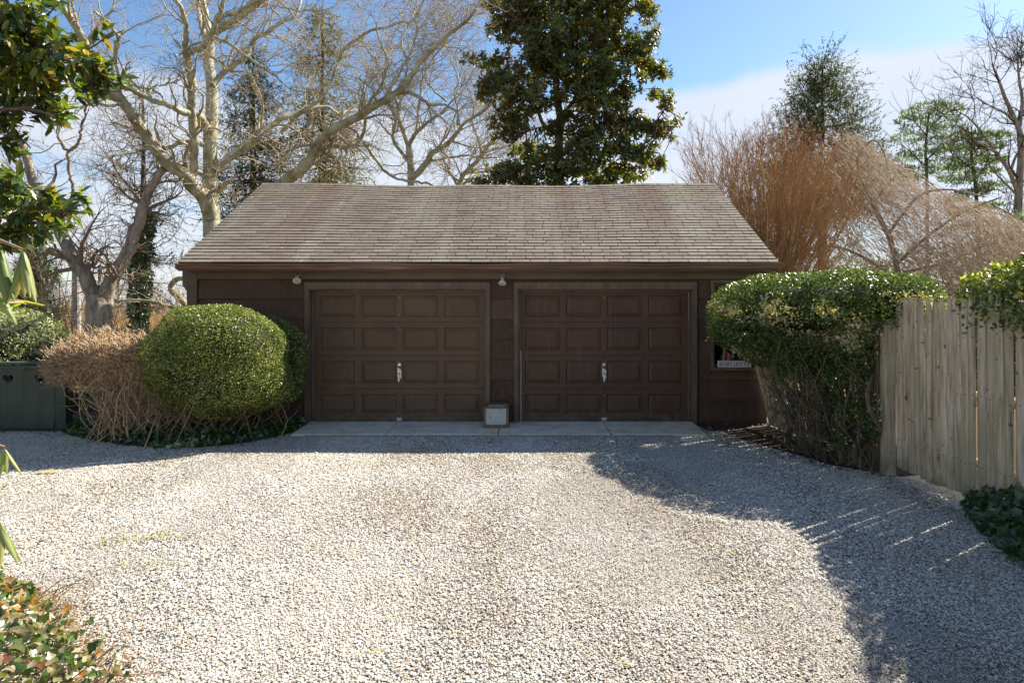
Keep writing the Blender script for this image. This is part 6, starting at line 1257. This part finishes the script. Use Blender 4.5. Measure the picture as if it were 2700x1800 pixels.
# ------------------------------------------------------------------ left background
sh = thing('round_shrub', 'clipped round pale-leaved shrub behind the green gate', 'shrub', (-9.3, 11.5, 0))
hb = [(-9.15, 11.5, 1.0, 1.0, .9, .82), (-9.9, 11.7, .9, .9, .8, .8)]
P, Nn = blob_pts(hb, 17000, .09, .06, 2.2, gq, 4); leafy('foliage', P, Nn, .042, .026, 'small', leaf_mat('pale_shrub_leaf', [(0, (.10, .15, .05)), (.5, (.30, .36, .16)), (1, (.62, .62, .42))], .35, .4), sh, .9, .1, gq)
cb = MB(); [ellipsoid(cb, b[:3], [b[3]-.2, b[4]-.2, b[5]-.2], 14, 8, 2.2, .05) for b in hb]; cb.obj('inner_twigs', M_core, sh)
yg = thing('yellow_groundcover', 'bright yellow-green groundcover bank lit behind the bare hedge', 'ground cover', (-10, 15.7, 0)); yg['kind'] = 'stuff'
hb = [(-10.4, 15.6, .3, 1.3, .9, .55), (-9.0, 15.7, .3, 1.2, .8, .50), (-7.8, 16.2, .25, .9, .7, .4), (-12.0, 15.8, .3, 1.4, .8, .5)]
P, Nn = blob_pts(hb, 14000, .08, .06, 2.2, gq, 4); leafy('foliage', P, Nn, .05, .032, 'small', M_yel, yg, .8, .3, gq)
n = 5000; P = np.stack([gq.uniform(-10, -5.6, n), gq.uniform(11.4, 12.5, n), .03+.22*gq.random(n)], 1); Nn = np.tile([[0, -.5, .8]], (n, 1))+.4*gq.normal(size=(n, 3)); leafy('dark_groundcover', P, Nn, .06, .05, 'oval', M_ivy, yg, .5, 0, gq)
# dry grass of the field
df = thing('dry_grass_field', 'tall golden dry grass and brush in the field beyond the old tree', 'grass', (-18, 40, 0)); df['kind'] = 'stuff'
n = 42000; y_ = 19+75*gq.random(n)**1.5; x_ = gq.uniform(-.95, -.28, n)*y_; Hh = gq.uniform(.35, 1.15, n)*(1+.3*lump(np.stack([x_, y_, x_*0], 1), .3)); P = np.stack([x_, y_, np.full(n, -.05)], 1); D = np.array([[0, 0, 1.]])+.25*gq.normal(size=(n, 3))
v, f, r = leaves(P, D, unit(n, gq), Hh, .05, 'blade', None, gq); o = obj('grass_blades', mesh('grass_blades', v, f, M_dry, attr=r), df); o['kind'] = 'stuff'
brs = thing('field_brush', 'distant bare brush line along the far edge of the field', 'brush', (-40, 95, 0)); brs['kind'] = 'stuff'
n = 3400; y_ = gq.uniform(60, 110, n); x_ = gq.uniform(-1.0, 1.0, n)*y_; P = np.stack([x_, y_, np.zeros(n)], 1); D = unit(n, gq)*.4+np.array([0, 0, 1.]); u = np.linspace(0, 1, 5); Ln = gq.uniform(1.5, 4.2, n)*(1+.35*np.sin(x_*.15)); WP = P[:, None]+D[:, None]*(Ln[:, None]*u[None])[..., None]+gq.normal(size=(n, 5, 3))*.12
WR = np.linspace(1, .3, 5)[None]*np.full((n, 1), .05); b = grow(WP, WR, 9000, .5, 1.6, (20, 60), 4, .2, .05, .5, .2, g=gq, rmin=.022, tip=.012); tubeobj('brush_twigs', [(WP, WR), b], M_twig, brs)
# thicket left of the old tree
tl = thing('bare_thicket', 'tangle of bare brown twigs left of the old tree', 'bush', tuple(at(100, 900, 20)[:2])+(0,)); P0 = np.array(at(110, 900, 20)); P0[2] = 0
n = 40; bs = P0[None]+gq.normal(size=(n, 3))*[1.0, .6, 0]; tp = bs+np.stack([gq.normal(size=n)*.8, gq.normal(size=n)*.5, gq.uniform(1.5, 4.4, n)], 1); sP, sR = stems(bs, tp, np.full(n, .025), .008, gq, 8, .3)
a = grow(sP, sR, 260, .4, 1.3, (25, 70), 6, .22, 0, .5, .2, g=gq, rmin=.007, tip=.004); b = grow(a[0], a[1], 800, .2, .7, (25, 70), 4, .25, 0, .5, .1, g=gq, rmin=.006, tip=.004); tubeobj('stem', [(sP, sR), a, b], M_twig, tl)
# utility poles
M_pole = simple('grey_pole_wood', (.20, .19, .18), (.36, .35, .34), 6, .85, (1, 1, .2), .2, .01)
up = thing('utility_pole', 'tall grey utility pole rising behind the left fork of the old tree', 'pole', tuple(at(201, 850, 32)[:2])+(0,))
p = at(201, 658, 32); MB().cyl((p.x, 32, 0), (p.x, 32, p.z), .22, .17, 12).obj('pole_shaft', M_pole, up)
up2 = thing('utility_pole', 'distant wooden utility pole with two crossarms, seen in the V of the old tree', 'pole', tuple(at(263, 850, 70)[:2])+(0,))
p = at(263, 698, 70); MB().cyl((p.x, 70, 0), (p.x, 70, p.z), .20, .15, 10).obj('pole_shaft', M_twigd, up2)
for zz in (705, 720):
    z = at(0, zz, 70).z; MB().box(p.x-1.4, p.x+1.4, 69.75, 69.86, z-.09, z+.09).obj('crossarm', M_twigd, up2)
